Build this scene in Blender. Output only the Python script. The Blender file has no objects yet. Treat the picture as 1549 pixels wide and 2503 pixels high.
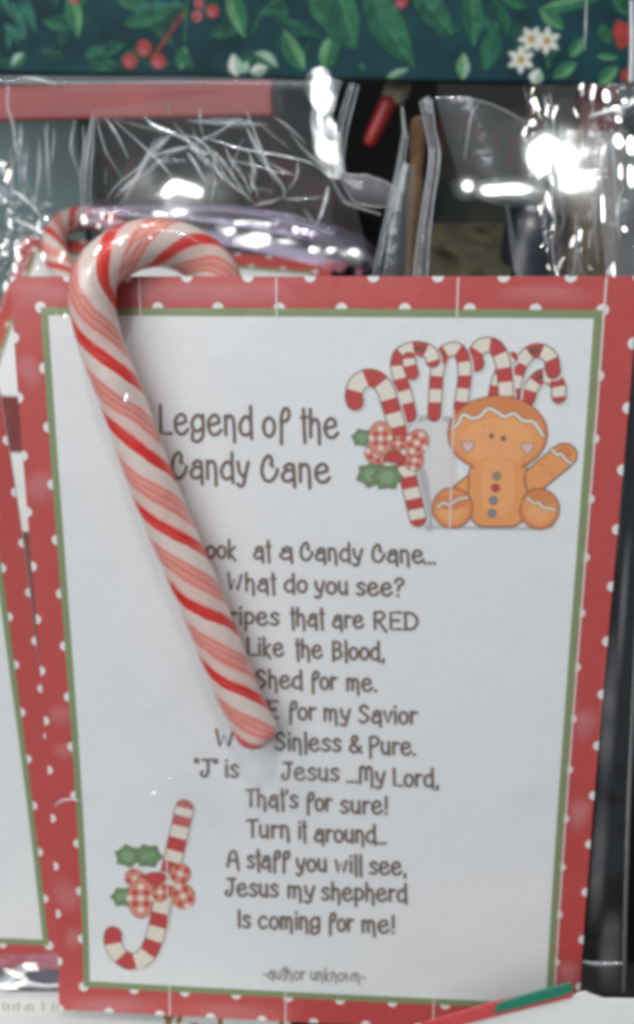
import bpy, bmesh, math, random
import numpy as np
from mathutils import Vector, Matrix, noise

SC = bpy.context.scene
COL = SC.collection
random.seed(7)

# ------------------------------------------------------------------ camera
F = 2442.7395
RM = np.array([[0.9939287981346656, 0.10996840791781223, -0.0035346143496462687],
               [0.024312837039942414, -0.250851559262806, -0.9677201977692147],
               [-0.1073053129795924, 0.9617590365967146, -0.25200223278953526]])
CAM = np.array([0.08751038762319462, -0.20411111568853904, 0.18255071858503097])
cam_data = bpy.data.cameras.new("camera")
cam = bpy.data.objects.new("camera", cam_data)
COL.objects.link(cam)
cam.matrix_world = Matrix(((RM[0][0], -RM[1][0], -RM[2][0], CAM[0]),
                           (RM[0][1], -RM[1][1], -RM[2][1], CAM[1]),
                           (RM[0][2], -RM[1][2], -RM[2][2], CAM[2]),
                           (0, 0, 0, 1)))
cam_data.sensor_fit = 'VERTICAL'
cam_data.sensor_height = 24.0
cam_data.lens = 24.0 * F / 2503.0
cam_data.clip_start = 0.005
cam_data.clip_end = 20.0
cam_data.dof.use_dof = True
cam_data.dof.focus_distance = 0.186
cam_data.dof.aperture_fstop = 0.001 * cam_data.lens / 0.0018
SC.camera = cam

# ------------------------------------------------------------------ light
world = bpy.data.worlds.new("World")
SC.world = world
world.use_nodes = True
bg = world.node_tree.nodes["Background"]
bg.inputs[0].default_value = (0.86, 0.95, 1.0, 1)
bg.inputs[1].default_value = 0.27

def area(name, loc, target, size, power, color=(1, 1, 1), size_y=None):
    l = bpy.data.lights.new(name, 'AREA')
    l.energy = power
    l.color = color
    l.size = size
    if size_y:
        l.shape = 'RECTANGLE'
        l.size_y = size_y
    else:
        l.shape = 'DISK'
    o = bpy.data.objects.new(name, l)
    COL.objects.link(o)
    o.location = loc
    d = Vector(target) - Vector(loc)
    o.rotation_euler = d.to_track_quat('-Z', 'Y').to_euler()
    return o

TGT = (0.06, 0.0, 0.12)
area("ceiling_panel", (-0.50, -1.00, 0.60), TGT, 1.0, 8.5, (0.985, 0.99, 1.0), 0.7)
SPOTS = [(0.10, -0.75, 1.35), (-0.55, -0.45, 1.30), (0.70, -0.35, 1.30), (0.15, 0.05, 1.10), (-0.2, -1.3, 1.2)]
for i, p in enumerate(SPOTS):
    area("shop_spotlight", p, TGT, 0.12 if i == 0 else 0.07, 4.2 if i == 0 else 1.5, (1.0, 0.985, 0.95) if i != 1 else (1.0, 0.9, 0.75))

SC.view_settings.view_transform = 'Standard'
SC.view_settings.look = 'None'
SC.view_settings.exposure = 0.0
SC.view_settings.gamma = 1.0
SC.view_settings.use_curve_mapping = False
SC.cycles.use_denoising = True
SC.cycles.max_bounces = 10
SC.cycles.transparent_max_bounces = 32
SC.cycles.filter_width = 4.2

# ------------------------------------------------------------------ pixel -> place helpers (photo pixels, 1549 x 2503)
def ray(px, py):
    return RM.T @ np.array([(px - 774.5) / F, (py - 1251.5) / F, 1.0])

def P(px, py, y):
    """the point on the upright plane y that stands at this place in the photo"""
    d = ray(px, py)
    return Vector(CAM + d * ((y - CAM[1]) / d[1]))

S = 0.0127                                # polka dot pitch; the card is 10 x 14 of them (5 x 7 inches)
CW, CH = 10 * S, 14 * S
BOW = [-0.0023416, 0.00013244, -0.0026426, 0.003033, -0.0000787, -0.0002314]

def bow(x, z):
    u = (x - CW / 2) / (CW / 2)
    v = (z - CH / 2) / (CH / 2)
    return (BOW[0] * (v * v - 1) + BOW[1] * (u * u - 1) + BOW[2] * u * v + BOW[3] * (v ** 3 - v)
            + BOW[4] * u * (v * v - 1) + BOW[5] * v * (u * u - 1))

def card_uv(px, py):
    d = ray(px, py)
    y = 0.0
    for _ in range(8):
        q = CAM + d * ((y - CAM[1]) / d[1])
        y = bow(q[0], q[2])
    return (q[0], q[2])

# ------------------------------------------------------------------ materials
def new_mat(name):
    m = bpy.data.materials.new(name)
    m.use_nodes = True
    nt = m.node_tree
    return m, nt, nt.nodes["Principled BSDF"]

def solid(name, col, rough=0.5, coat=0.0, var=0.06, scale=60.0, coat_rough=0.15, bump=0.0, bump_scale=30.0, spec=0.5):
    m, nt, b = new_mat(name)
    tc = nt.nodes.new('ShaderNodeTexCoord')
    n = nt.nodes.new('ShaderNodeTexNoise')
    n.inputs['Scale'].default_value = scale
    n.inputs['Detail'].default_value = 6
    nt.links.new(tc.outputs['Object'], n.inputs['Vector'])
    r = nt.nodes.new('ShaderNodeValToRGB')
    c = np.array(col)
    r.color_ramp.elements[0].position = 0.3
    r.color_ramp.elements[1].position = 0.7
    r.color_ramp.elements[0].color = (*np.clip(c * (1 - var), 0, 1), 1)
    r.color_ramp.elements[1].color = (*np.clip(c * (1 + var), 0, 1), 1)
    nt.links.new(n.outputs['Fac'], r.inputs['Fac'])
    nt.links.new(r.outputs['Color'], b.inputs['Base Color'])
    b.inputs['Roughness'].default_value = rough
    b.inputs['Specular IOR Level'].default_value = spec
    b.inputs['Coat Weight'].default_value = coat
    b.inputs['Coat Roughness'].default_value = coat_rough
    if bump:
        n2 = nt.nodes.new('ShaderNodeTexNoise')
        n2.inputs['Scale'].default_value = bump_scale
        n2.inputs['Detail'].default_value = 3
        nt.links.new(tc.outputs['Object'], n2.inputs['Vector'])
        bp = nt.nodes.new('ShaderNodeBump')
        bp.inputs['Strength'].default_value = 1.0
        bp.inputs['Distance'].default_value = bump
        nt.links.new(n2.outputs['Fac'], bp.inputs['Height'])
        nt.links.new(bp.outputs['Normal'], b.inputs['Normal'])
        nt.links.new(bp.outputs['Normal'], b.inputs['Coat Normal'])
    return m

def ink(name, col, var=0.08):
    """printed ink under the shiny wrapping: a coat with slow waves in it"""
    return solid(name, col, 0.55, 1.0, max(var, 0.045), 1900.0, 0.24, 0.0006, 42.0)

M = {}
M['paper'] = ink('white_paper', (0.775, 0.785, 0.80), 0.02)
M['paper_edge'] = solid('paper_edge', (0.7, 0.7, 0.68), 0.8)
M['red'] = ink('red_ink', (0.51, 0.062, 0.060), 0.10)
M['green'] = ink('green_ink', (0.215, 0.285, 0.13), 0.06)
M['dot'] = ink('dot_white', (0.80, 0.80, 0.78), 0.02)
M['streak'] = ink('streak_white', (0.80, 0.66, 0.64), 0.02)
M['brown'] = ink('brown_ink', (0.165, 0.11, 0.085), 0.1)
M['outline'] = ink('outline_ink', (0.16, 0.075, 0.05), 0.1)
M['cream'] = ink('cream_ink', (0.78, 0.72, 0.62), 0.04)
M['candyred'] = ink('candy_red_ink', (0.52, 0.055, 0.055), 0.15)
M['ginger'] = ink('ginger_ink', (0.80, 0.33, 0.115), 0.06)
M['ginger_dark'] = ink('ginger_shade_ink', (0.68, 0.235, 0.08), 0.08)
M['ginger_hi'] = ink('ginger_light_ink', (0.84, 0.385, 0.15), 0.06)
M['icing'] = ink('icing_ink', (0.80, 0.76, 0.68), 0.03)
M['heart'] = ink('heart_ink', (0.74, 0.50, 0.48), 0.03)
M['mug'] = ink('mug_ink', (0.69, 0.68, 0.68), 0.03)
M['mugdark'] = ink('mug_shade_ink', (0.47, 0.45, 0.46), 0.05)
M['salmon'] = ink('salmon_ink', (0.66, 0.26, 0.19), 0.1)
M['leaf'] = ink('leaf_ink', (0.15, 0.26, 0.12), 0.2)
M['leaf_hi'] = ink('leaf_light_ink', (0.23, 0.36, 0.20), 0.15)
M['bluegrey'] = ink('blue_button_ink', (0.20, 0.25, 0.29), 0.1)
M['greygreen'] = ink('green_button_ink', (0.24, 0.28, 0.17), 0.1)

def film(name, tint=(0.92, 0.96, 1.0), sharp=0.05, wide=0.03, haze=0.025, r1=0.035, r2=0.33, bump=0.0004, bscale=220.0):
    m, nt, b = new_mat(name)
    nt.nodes.remove(b)
    out = nt.nodes['Material Output']
    tr = nt.nodes.new('ShaderNodeBsdfTransparent')
    tr.inputs[0].default_value = (0.97, 0.97, 0.97, 1)
    g1 = nt.nodes.new('ShaderNodeBsdfGlossy'); g1.inputs['Roughness'].default_value = r1
    g2 = nt.nodes.new('ShaderNodeBsdfGlossy'); g2.inputs['Roughness'].default_value = r2
    df = nt.nodes.new('ShaderNodeBsdfDiffuse')
    for q in (g1, g2, df):
        q.inputs[0].default_value = (*tint, 1)
    tc = nt.nodes.new('ShaderNodeTexCoord')
    n = nt.nodes.new('ShaderNodeTexNoise')
    n.inputs['Scale'].default_value = bscale
    n.inputs['Detail'].default_value = 3
    nt.links.new(tc.outputs['Object'], n.inputs['Vector'])
    bp = nt.nodes.new('ShaderNodeBump')
    bp.inputs['Strength'].default_value = 1.0
    bp.inputs['Distance'].default_value = bump
    nt.links.new(n.outputs['Fac'], bp.inputs['Height'])
    nt.links.new(bp.outputs['Normal'], g1.inputs['Normal'])
    lw = nt.nodes.new('ShaderNodeLayerWeight')
    lw.inputs['Blend'].default_value = 0.25
    mul = nt.nodes.new('ShaderNodeMath'); mul.operation = 'MULTIPLY_ADD'
    mul.inputs[1].default_value = 0.45
    mul.inputs[2].default_value = sharp
    nt.links.new(lw.outputs['Fresnel'], mul.inputs[0])
    cl = nt.nodes.new('ShaderNodeClamp')
    nt.links.new(mul.outputs[0], cl.inputs['Value'])
    a = nt.nodes.new('ShaderNodeMixShader'); a.inputs[0].default_value = haze
    nt.links.new(tr.outputs[0], a.inputs[1]); nt.links.new(df.outputs[0], a.inputs[2])
    c = nt.nodes.new('ShaderNodeMixShader'); c.inputs[0].default_value = wide
    nt.links.new(a.outputs[0], c.inputs[1]); nt.links.new(g2.outputs[0], c.inputs[2])
    d = nt.nodes.new('ShaderNodeMixShader')
    nt.links.new(cl.outputs[0], d.inputs[0])
    nt.links.new(c.outputs[0], d.inputs[1]); nt.links.new(g1.outputs[0], d.inputs[2])
    nt.links.new(d.outputs[0], out.inputs['Surface'])
    return m

M['film'] = film('clear_cellophane')
M['film_grey'] = film('grey_cellophane', (0.85, 0.9, 0.95), 0.05, 0.05, 0.035)
M['film_lilac'] = film('lilac_cellophane', (0.74, 0.66, 0.92), 0.12, 0.08, 0.03, 0.05, 0.25)
M['film_veil'] = film('veiled_cellophane', (0.80, 0.80, 0.84), 0.05, 0.08, 0.12, 0.06, 0.4)
M['film_crisp'] = film('crisp_cellophane', (0.92, 0.96, 1.0), 0.035, 0.03, 0.025, 0.04)
M['film_side'] = film('side_cellophane', (0.85, 0.9, 0.95), 0.03, 0.02, 0.012)
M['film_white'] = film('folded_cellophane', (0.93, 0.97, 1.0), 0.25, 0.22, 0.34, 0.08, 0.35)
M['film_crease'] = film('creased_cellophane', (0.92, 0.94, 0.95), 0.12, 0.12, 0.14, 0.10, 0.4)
M['film_fold'] = film('pleated_cellophane', (0.88, 0.92, 0.95), 0.06, 0.05, 0.045, 0.06, 0.35)
M['film_mirror'] = film('smooth_cellophane', (0.93, 0.97, 1.0), 0.014, 0.006, 0.0, 0.08, 0.20, 0.00001, 60.0)
M['film_spark'] = film('glinting_cellophane', (0.95, 0.98, 1.0), 0.004, 0.01, 0.0, 0.10, 0.22, 0.00001, 60.0)
M['film_halo'] = film('glowing_cellophane', (0.85, 0.97, 1.0), 0.02, 0.10, 0.01, 0.30, 0.30, 0.00002, 60.0)

# ------------------------------------------------------------------ object helpers
def tag(o, label=None, cat=None, group=None, kind=None):
    if label: o['label'] = label
    if cat: o['category'] = cat
    if group: o['group'] = group
    if kind: o['kind'] = kind
    return o

def empty(name, loc=(0, 0, 0)):
    o = bpy.data.objects.new(name, None)
    o.empty_display_size = 0.02
    COL.objects.link(o)
    o.location = loc
    return o

def link(name, me, mats, parent=None, smooth=True):
    o = bpy.data.objects.new(name, me)
    for m in mats:
        me.materials.append(m)
    if smooth:
        for p in me.polygons:
            p.use_smooth = True
    COL.objects.link(o)
    if parent is not None:
        o.parent = parent
        o.matrix_parent_inverse = Matrix.Translation(-parent.location) @ Matrix.Identity(4) if parent.parent is None else Matrix.Identity(4)
    return o

def from_bm(name, bm, mats, parent=None, smooth=True):
    me = bpy.data.meshes.new(name)
    bm.to_mesh(me)
    bm.free()
    return link(name, me, mats, parent, smooth)

def catmull(pts, n=8, closed=False):
    pts = [np.array(p, float) for p in pts]
    if len(pts) < 3 and not closed:
        return pts
    out = []
    N = len(pts)
    rng = range(N) if closed else range(N - 1)
    for i in rng:
        if closed:
            p0, p1, p2, p3 = pts[(i - 1) % N], pts[i], pts[(i + 1) % N], pts[(i + 2) % N]
        else:
            p1, p2 = pts[i], pts[i + 1]
            p0 = pts[i - 1] if i > 0 else 2 * p1 - p2
            p3 = pts[i + 2] if i + 2 < N else 2 * p2 - p1
        for k in range(n):
            t = k / n
            out.append(0.5 * ((2 * p1) + (-p0 + p2) * t + (2 * p0 - 5 * p1 + 4 * p2 - p3) * t * t + (-p0 + 3 * p1 - 3 * p2 + p3) * t ** 3))
    if not closed:
        out.append(pts[-1])
    return out

# ------------------------------------------------------------------ flat print builder
class Print:
    """Collects flat shapes (u, v) in stacked ink layers, then lays them on a sheet through a mapping (u, v, height) -> point."""
    def __init__(self):
        self.bm = bmesh.new()
        self.mats = []
        self.h = 0.0
    def mi(self, key):
        if key not in self.mats:
            self.mats.append(key)
        return self.mats.index(key)
    def lift(self, d=6e-7):
        self.h += d
    def poly(self, pts, key):
        self.lift()
        vs = [self.bm.verts.new((p[0], p[1], self.h)) for p in pts]
        try:
            f = self.bm.faces.new(vs)
        except ValueError:
            return
        f.material_index = self.mi(key)
        f.normal_update()
        if f.normal.z < 0:
            f.normal_flip()
    def grid(self, u0, v0, u1, v1, key):
        self.poly([(u0, v0), (u1, v0), (u1, v1), (u0, v1)], key)
    def disc(self, c, r, key, n=20, ry=None, clip=None):
        pts = [(c[0] + r * math.cos(2 * math.pi * k / n), c[1] + (ry or r) * math.sin(2 * math.pi * k / n)) for k in range(n)]
        if clip:
            pts = [(min(max(x, clip[0]), clip[2]), min(max(y, clip[1]), clip[3])) for x, y in pts]
        self.poly(pts, key)
    def stroke(self, pts, w, key, caps=True, w_end=None):
        pts = [np.array(p, float) for p in pts]
        q = [pts[0]]
        for p in pts[1:]:
            if np.linalg.norm(p - q[-1]) > 1e-7:
                q.append(p)
        pts = q
        if len(pts) < 2:
            self.disc(pts[0], w / 2, key, 12)
            return
        self.lift()
        n = len(pts)
        T = []
        for i in range(n):
            a = pts[max(i - 1, 0)]; b = pts[min(i + 1, n - 1)]
            t = b - a
            T.append(t / max(np.linalg.norm(t), 1e-12))
        mi = self.mi(key)
        L, R = [], []
        for i in range(n):
            ww = w if w_end is None else w + (w_end - w) * i / (n - 1)
            nn = np.array([-T[i][1], T[i][0]]) * ww / 2
            L.append(self.bm.verts.new((*(pts[i] + nn), self.h)))
            R.append(self.bm.verts.new((*(pts[i] - nn), self.h)))
        for i in range(n - 1):
            f = self.bm.faces.new((R[i], R[i + 1], L[i + 1], L[i]))
            f.material_index = mi
        if caps:
            for (i, s) in ((0, 1), (n - 1, -1)):
                ww = w if (w_end is None or i == 0) else w_end
                base = math.atan2(T[i][1], T[i][0]) + math.pi / 2
                ring = []
                for k in range(1, 6):
                    a = base + s * math.pi * k / 6
                    ring.append(self.bm.verts.new((pts[i][0] + ww / 2 * math.cos(a), pts[i][1] + ww / 2 * math.sin(a), self.h)))
                vs = [L[i]] + ring + [R[i]]
                if s < 0:
                    vs = vs[::-1]
                f = self.bm.faces.new(vs)
                f.material_index = mi
    def build(self, name, mapping, parent, maxlen=0.0026):
        bm = self.bm
        bmesh.ops.triangulate(bm, faces=bm.faces[:])
        for _ in range(7):
            es = [e for e in bm.edges if e.calc_length() > maxlen]
            if not es:
                break
            bmesh.ops.subdivide_edges(bm, edges=es, cuts=1)
            bmesh.ops.triangulate(bm, faces=[f for f in bm.faces if len(f.verts) > 3])
        for v in bm.verts:
            v.co = mapping(v.co.x, v.co.y, v.co.z)
        return from_bm(name, bm, [M[k] for k in self.mats], parent)

def main_map(u, v, h):
    return Vector((u, bow(u, v) - 2e-5 - h, v))

# ------------------------------------------------------------------ stroke lettering
def _ell(cx, cy, rx, ry, n=9, start=90):
    return [(cx + rx * math.cos(math.radians(start + 360 * k / n)), cy + ry * math.sin(math.radians(start + 360 * k / n))) for k in range(n + 1)]

G = {  # glyph: (advance, [(smooth?, points)])
 'a': (.86, [(1, [(.18, .78), (.40, 1.0), (.62, .86)]), (0, [(.62, .95), (.66, .3), (.68, -.32)]), (1, [(.62, .58), (.34, .64), (.08, .34), (.22, .02), (.5, .06), (.64, .26)])]),
 'c': (.80, [(1, [(.6, .8), (.36, 1.0), (.1, .7), (.08, .3), (.32, 0), (.62, .16)])]),
 'd': (.86, [(1, [(.62, .78), (.36, .98), (.08, .6), (.12, .16), (.36, 0), (.62, .14)]), (0, [(.62, 1.5), (.64, .5), (.68, -.18)])]),
 'e': (.88, [(1, [(.1, .48), (.42, .56), (.62, .66), (.56, .92), (.36, 1.02), (.12, .78), (.08, .36), (.26, .02), (.54, .02), (.74, .26)])]),
 'f': (.74, [(1, [(.22, -.38), (.22, .4), (.22, 1.0), (.36, 1.42), (.58, 1.4), (.62, 1.1), (.5, .84), (.2, .76)])]),
 'g': (.86, [(1, [(.62, .8), (.36, 1.0), (.08, .66), (.14, .26), (.38, .16), (.62, .34)]), (1, [(.64, 1.0), (.66, .4), (.62, -.14), (.36, -.38), (.1, -.28), (.1, .06)])]),
 'h': (.80, [(0, [(.1, 1.5), (.12, 0)]), (1, [(.12, .66), (.3, .96), (.5, .84), (.56, .4), (.58, -.36)])]),
 'i': (.34, [(0, [(.12, 1.0), (.14, 0)]), (0, [(.12, 1.38), (.12, 1.40)])]),
 'k': (.74, [(0, [(.1, 1.5), (.12, -.05)]), (0, [(.52, .92), (.14, .46), (.56, -.22)])]),
 'l': (.34, [(0, [(.12, 1.5), (.16, -.3)])]),
 'm': (1.06, [(0, [(.08, 1.0), (.1, 0)]), (1, [(.1, .74), (.26, .98), (.42, .8), (.44, .02)]), (1, [(.44, .74), (.62, .98), (.78, .8), (.82, .2), (.84, -.36)])]),
 'n': (.78, [(0, [(.08, 1.0), (.11, 0)]), (1, [(.11, .8), (.3, 1.0), (.48, .84), (.54, .3), (.56, -.36)])]),
 'o': (.80, [(1, _ell(.36, .47, .29, .49))]),
 'p': (.80, [(0, [(.1, 1.0), (.12, -.5)]), (1, [(.12, .76), (.34, 1.0), (.62, .66), (.5, .14), (.12, .14)])]),
 'r': (.62, [(0, [(.1, 1.0), (.12, 0)]), (1, [(.12, .62), (.28, .94), (.5, .9)])]),
 's': (.74, [(1, [(.58, .84), (.34, 1.02), (.12, .78), (.34, .52), (.58, .26), (.34, 0), (.08, .12)])]),
 't': (.42, [(0, [(.16, 1.5), (.2, .4), (.24, -.32)]), (0, [(.06, 1.04), (.32, 1.07)])]),
 'u': (.80, [(1, [(.1, 1.0), (.1, .32), (.3, 0), (.54, .22)]), (0, [(.56, 1.0), (.6, -.06)])]),
 'v': (.72, [(0, [(.06, 1.0), (.32, 0), (.58, 1.0)])]),
 'w': (1.0, [(0, [(.06, 1.0), (.24, 0), (.44, .8), (.62, 0), (.82, 1.0)])]),
 'y': (.78, [(1, [(.08, 1.0), (.16, .46), (.36, .16)]), (1, [(.64, 1.0), (.5, .36), (.38, -.26), (.2, -.38), (.06, -.26)])]),
 'L': (.80, [(0, [(.1, 1.45), (.12, .04), (.68, 0)])]),
 'C': (.98, [(1, [(.5, .92), (.54, 1.2), (.38, 1.44), (.14, 1.1), (.06, .56), (.2, .08), (.5, .0), (.74, .34), (.82, .66)]), (0, [(.5, .92), (.6, .84)])]),
 'W': (1.12, [(0, [(.06, 1.45), (.24, .02), (.46, .94), (.66, .02), (.9, 1.3)])]),
 'S': (.90, [(1, [(.68, 1.2), (.4, 1.46), (.12, 1.12), (.38, .78), (.7, .42), (.4, 0), (.08, .18)])]),
 'R': (.92, [(0, [(.1, 1.4), (.12, 0)]), (1, [(.1, 1.36), (.5, 1.42), (.66, 1.08), (.46, .76), (.12, .66)]), (0, [(.3, .68), (.78, -.24)])]),
 'E': (.86, [(0, [(.7, 1.4), (.1, 1.4), (.12, 0), (.7, 0)]), (0, [(.12, .72), (.6, .74)])]),
 'D': (.94, [(0, [(.1, 1.4), (.12, 0)]), (1, [(.06, 1.4), (.5, 1.34), (.8, .8), (.6, .12), (.06, 0)])]),
 'B': (.92, [(0, [(.1, 1.42), (.12, -.2)]), (1, [(.08, 1.4), (.5, 1.36), (.62, 1.06), (.4, .78), (.12, .74)]), (1, [(.12, .74), (.56, .7), (.7, .34), (.5, .04), (.12, .04)])]),
 'A': (.88, [(0, [(.08, 0), (.2, 1.0), (.36, 1.36), (.54, 1.3), (.62, .6), (.72, -.28)]), (0, [(.14, .52), (.64, .54)])]),
 'J': (.90, [(0, [(.2, 1.4), (.78, 1.42)]), (1, [(.54, 1.4), (.56, .6), (.44, .08), (.2, .02), (.1, .26), (.18, .44)])]),
 'T': (.82, [(0, [(.04, 1.38), (.76, 1.44)]), (0, [(.38, 1.4), (.4, 0)])]),
 'I': (.40, [(0, [(.14, 1.45), (.16, 0)])]),
 'H': (.92, [(0, [(.1, 1.42), (.12, 0)]), (0, [(.68, 1.42), (.7, -.2)]), (0, [(.12, .7), (.7, .74)])]),
 'M': (1.1, [(0, [(.1, 0), (.12, 1.4), (.2, 1.4)]), (1, [(.12, 1.1), (.3, 1.42), (.48, 1.1), (.5, .3)]), (1, [(.5, 1.1), (.68, 1.42), (.86, 1.1), (.9, -.3)])]),
 'P': (.84, [(0, [(.1, 1.4), (.12, -.36)]), (1, [(.08, 1.36), (.5, 1.42), (.68, 1.06), (.46, .68), (.12, .62)])]),
 '&': (.92, [(1, [(.8, 0), (.46, .5), (.2, 1.06), (.36, 1.4), (.54, 1.12), (.2, .64), (.08, .26), (.3, 0), (.56, .12), (.76, .52)])]),
 '?': (.78, [(1, [(.08, 1.06), (.2, 1.38), (.48, 1.4), (.6, 1.08), (.34, .78), (.26, .42)]), (0, [(.26, .0), (.26, .03)])]),
 '!': (.34, [(0, [(.14, 1.42), (.14, .4)]), (0, [(.14, .0), (.14, .03)])]),
 '.': (.28, [(0, [(.1, .0), (.1, .03)])]),
 ',': (.34, [(0, [(.16, .04), (.1, -.26)])]),
 "'": (.26, [(0, [(.1, 1.45), (.1, 1.2)])]),
 '"': (.36, [(0, [(.08, 1.45), (.08, 1.2)]), (0, [(.24, 1.45), (.24, 1.2)])]),
 '-': (.52, [(0, [(.06, .5), (.42, .5)])]),
 'j': (.34, [(0, [(.1, .05), (.1, .9)])]),
}

def word(pr, text, xl, xr, y_l, y_r, xh, width, key='brown'):
    """lays one word between photo columns xl..xr on the baseline y_l..y_r with x-height xh (photo pixels)"""
    adv = [G[c][0] for c in text]
    tot = sum(adv) - 0.12
    x = 0.0
    for c, a in zip(text, adv):
        for sm, pts in G[c][1]:
            pts = catmull(pts, 6) if sm else [np.array(p) for p in pts]
            q = []
            for p in pts:
                t = (x + p[0]) / tot
                jit = 0.0
                q.append(card_uv(xl + (xr - xl) * t, y_l + (y_r - y_l) * t - p[1] * xh + jit))
            if len(q) == 2 and np.linalg.norm(np.array(q[0]) - np.array(q[1])) < 2e-4:
                pr.disc(q[0], width * 0.62, key, 12)
            else:
                pr.stroke(q, width, key)
        x += a

# ------------------------------------------------------------------ the printed greeting card
def border_into(pr, w, h, r=0.00118, dots=True, extra=None):
    b = S / 2
    for (u0, v0, u1, v1) in ((0, 0, w, b), (0, h - b, w, h), (0, b, b, h - b), (w - b, b, w, h - b)):
        pr.h = 1e-5
        pr.grid(u0, v0, u1, v1, 'red')
    pr.h = 1.6e-5
    nx, nz = round(w / S), round(h / S)
    clip = (0, 0, w, h)
    def edge_dot(x, z):
        pr.disc((x, z), r, 'dot', 18, clip=clip)
    for i in range(nx):
        for z in (b, h - b):
            edge_dot(b + i * S, z)
    for j in range(1, nz - 1):
        for x in (b, w - b):
            edge_dot(x, b + j * S)
    for i in range(nx + 1):
        for z in (0, h):
            edge_dot(i * S, z)
    for j in range(1, nz):
        for x in (0, w):
            edge_dot(x, j * S)

def frame_into(pr, w, h, g=0.00155):
    b = S / 2
    for (u0, v0, u1, v1) in ((b, b, w - b, b + g), (b, h - b - g, w - b, h - b), (b, b + g, b + g, h - b - g), (w - b - g, b + g, w - b, h - b - g)):
        pr.h = 8e-5
        pr.grid(u0, v0, u1, v1, 'green')

def stock_mesh(name, w, h, mapping, parent, th=0.00045):
    bm = bmesh.new()
    nx, nz = 52, 72
    fr = [[bm.verts.new(mapping(w * i / nx, h * j / nz, -1e-5)) for j in range(nz + 1)] for i in range(nx + 1)]
    bk = [[bm.verts.new(mapping(w * i / nx, h * j / nz, -th)) for j in range(nz + 1)] for i in range(nx + 1)]
    for i in range(nx):
        for j in range(nz):
            bm.faces.new((fr[i][j], fr[i + 1][j], fr[i + 1][j + 1], fr[i][j + 1]))
            bm.faces.new((bk[i][j], bk[i][j + 1], bk[i + 1][j + 1], bk[i + 1][j]))
    for i in range(nx):
        bm.faces.new((fr[i][0], bk[i][0], bk[i + 1][0], fr[i + 1][0]))
        bm.faces.new((fr[i][nz], fr[i + 1][nz], bk[i + 1][nz], bk[i][nz]))
    for j in range(nz):
        bm.faces.new((fr[0][j], fr[0][j + 1], bk[0][j + 1], bk[0][j]))
        bm.faces.new((fr[nx][j], bk[nx][j], bk[nx][j + 1], fr[nx][j + 1]))
    return from_bm(name, bm, [M['paper']], parent)

card = empty('greeting_card', (CW / 2, 0, 0))
tag(card, 'large white poem card with red polka dot border, wholly in view behind the candy cane', 'greeting card', 'greeting cards with polka dot borders')
stock_mesh('card_stock', CW, CH, main_map, card)
pr = Print(); border_into(pr, CW, CH); pr.build('polka_dot_border', main_map, card)
pr = Print(); frame_into(pr, CW, CH); pr.build('green_frame', main_map, card)

pr = Print(); pr.h = 9e-5
TW = 0.00074
word(pr, 'Legend', 388, 618, 1059, 1064, 47, TW)
word(pr, 'of', 641, 706, 1065, 1067, 47, TW)
word(pr, 'the', 734, 826, 1067, 1069, 45, TW)
word(pr, 'Candy', 419, 608, 1167, 1172, 43, TW)
word(pr, 'Cane', 637, 806, 1175, 1178, 43, TW)
pr.build('title_lettering', main_map, card)

POEM = [
 [('Look', 477, 577, 1362), ('at', 619, 660, 1365), ('a', 682, 716, 1366), ('Candy', 733, 885, 1369), ('Cane', 908, 1034, 1373), ('...', 1034, 1063, 1376)],
 [('What', 556, 672, 1443), ('do', 694, 750, 1446), ('you', 768, 850, 1450), ('see?', 869, 987, 1454)],
 [('Stripes', 512, 682, 1525), ('that', 709, 790, 1529), ('are', 811, 888, 1533), ('RED', 911, 1020, 1537)],
 [('Like', 603, 693, 1601), ('the', 721, 787, 1606), ('Blood,', 811, 939, 1610)],
 [('Shed', 624, 739, 1680), ('for', 758, 822, 1683), ('me.', 846, 919, 1687)],
 [('WHITE', 542, 680, 1752), ('for', 703, 771, 1757), ('my', 790, 855, 1761), ('Savior', 875, 1018, 1766)],
 [('W', 526, 574, 1824), ('Sinless', 671, 833, 1833), ('&', 852, 883, 1838), ('Pure.', 901, 1014, 1842)],
 [('"J"', 475, 530, 1897), ('is', 549, 583, 1898), ('Jesus', 686, 828, 1905), ('...', 846, 872, 1910), ('My', 876, 940, 1914), ('Lord,', 959, 1071, 1920)],
 [("That's", 600, 728, 1971), ('for', 746, 810, 1979), ('sure!', 830, 946, 1986)],
 [('Turn', 603, 708, 2045), ('it', 728, 747, 2049), ('around', 767, 918, 2056), ('...', 918, 942, 2060)],
 [('A', 553, 585, 2117), ('staff', 603, 706, 2120), ('you', 723, 798, 2127), ('will', 818, 884, 2131), ('see,', 901, 992, 2135)],
 [('Jesus', 549, 680, 2188), ('my', 702, 768, 2193), ('shepherd', 784, 994, 2199)],
 [('Is', 580, 612, 2265), ('coming', 631, 782, 2268), ('for', 800, 863, 2273), ('me!', 883, 963, 2277)],
]
pr = Print(); pr.h = 9e-5
for line in POEM:
    for (t, xl, xr, y) in line:
        dy = (xr - xl) * 0.026
        word(pr, t, xl, xr, y - dy * 0.3, y + dy * 0.5, 29, 0.00064)
pr.build('poem_lettering', main_map, card)
pr = Print(); pr.h = 9e-5
word(pr, '-author', 642, 746, 2391, 2394, 20, 0.00034)
word(pr, 'unknown-', 758, 891, 2394, 2399, 20, 0.00034)
pr.build('author_lettering', main_map, card)

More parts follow.
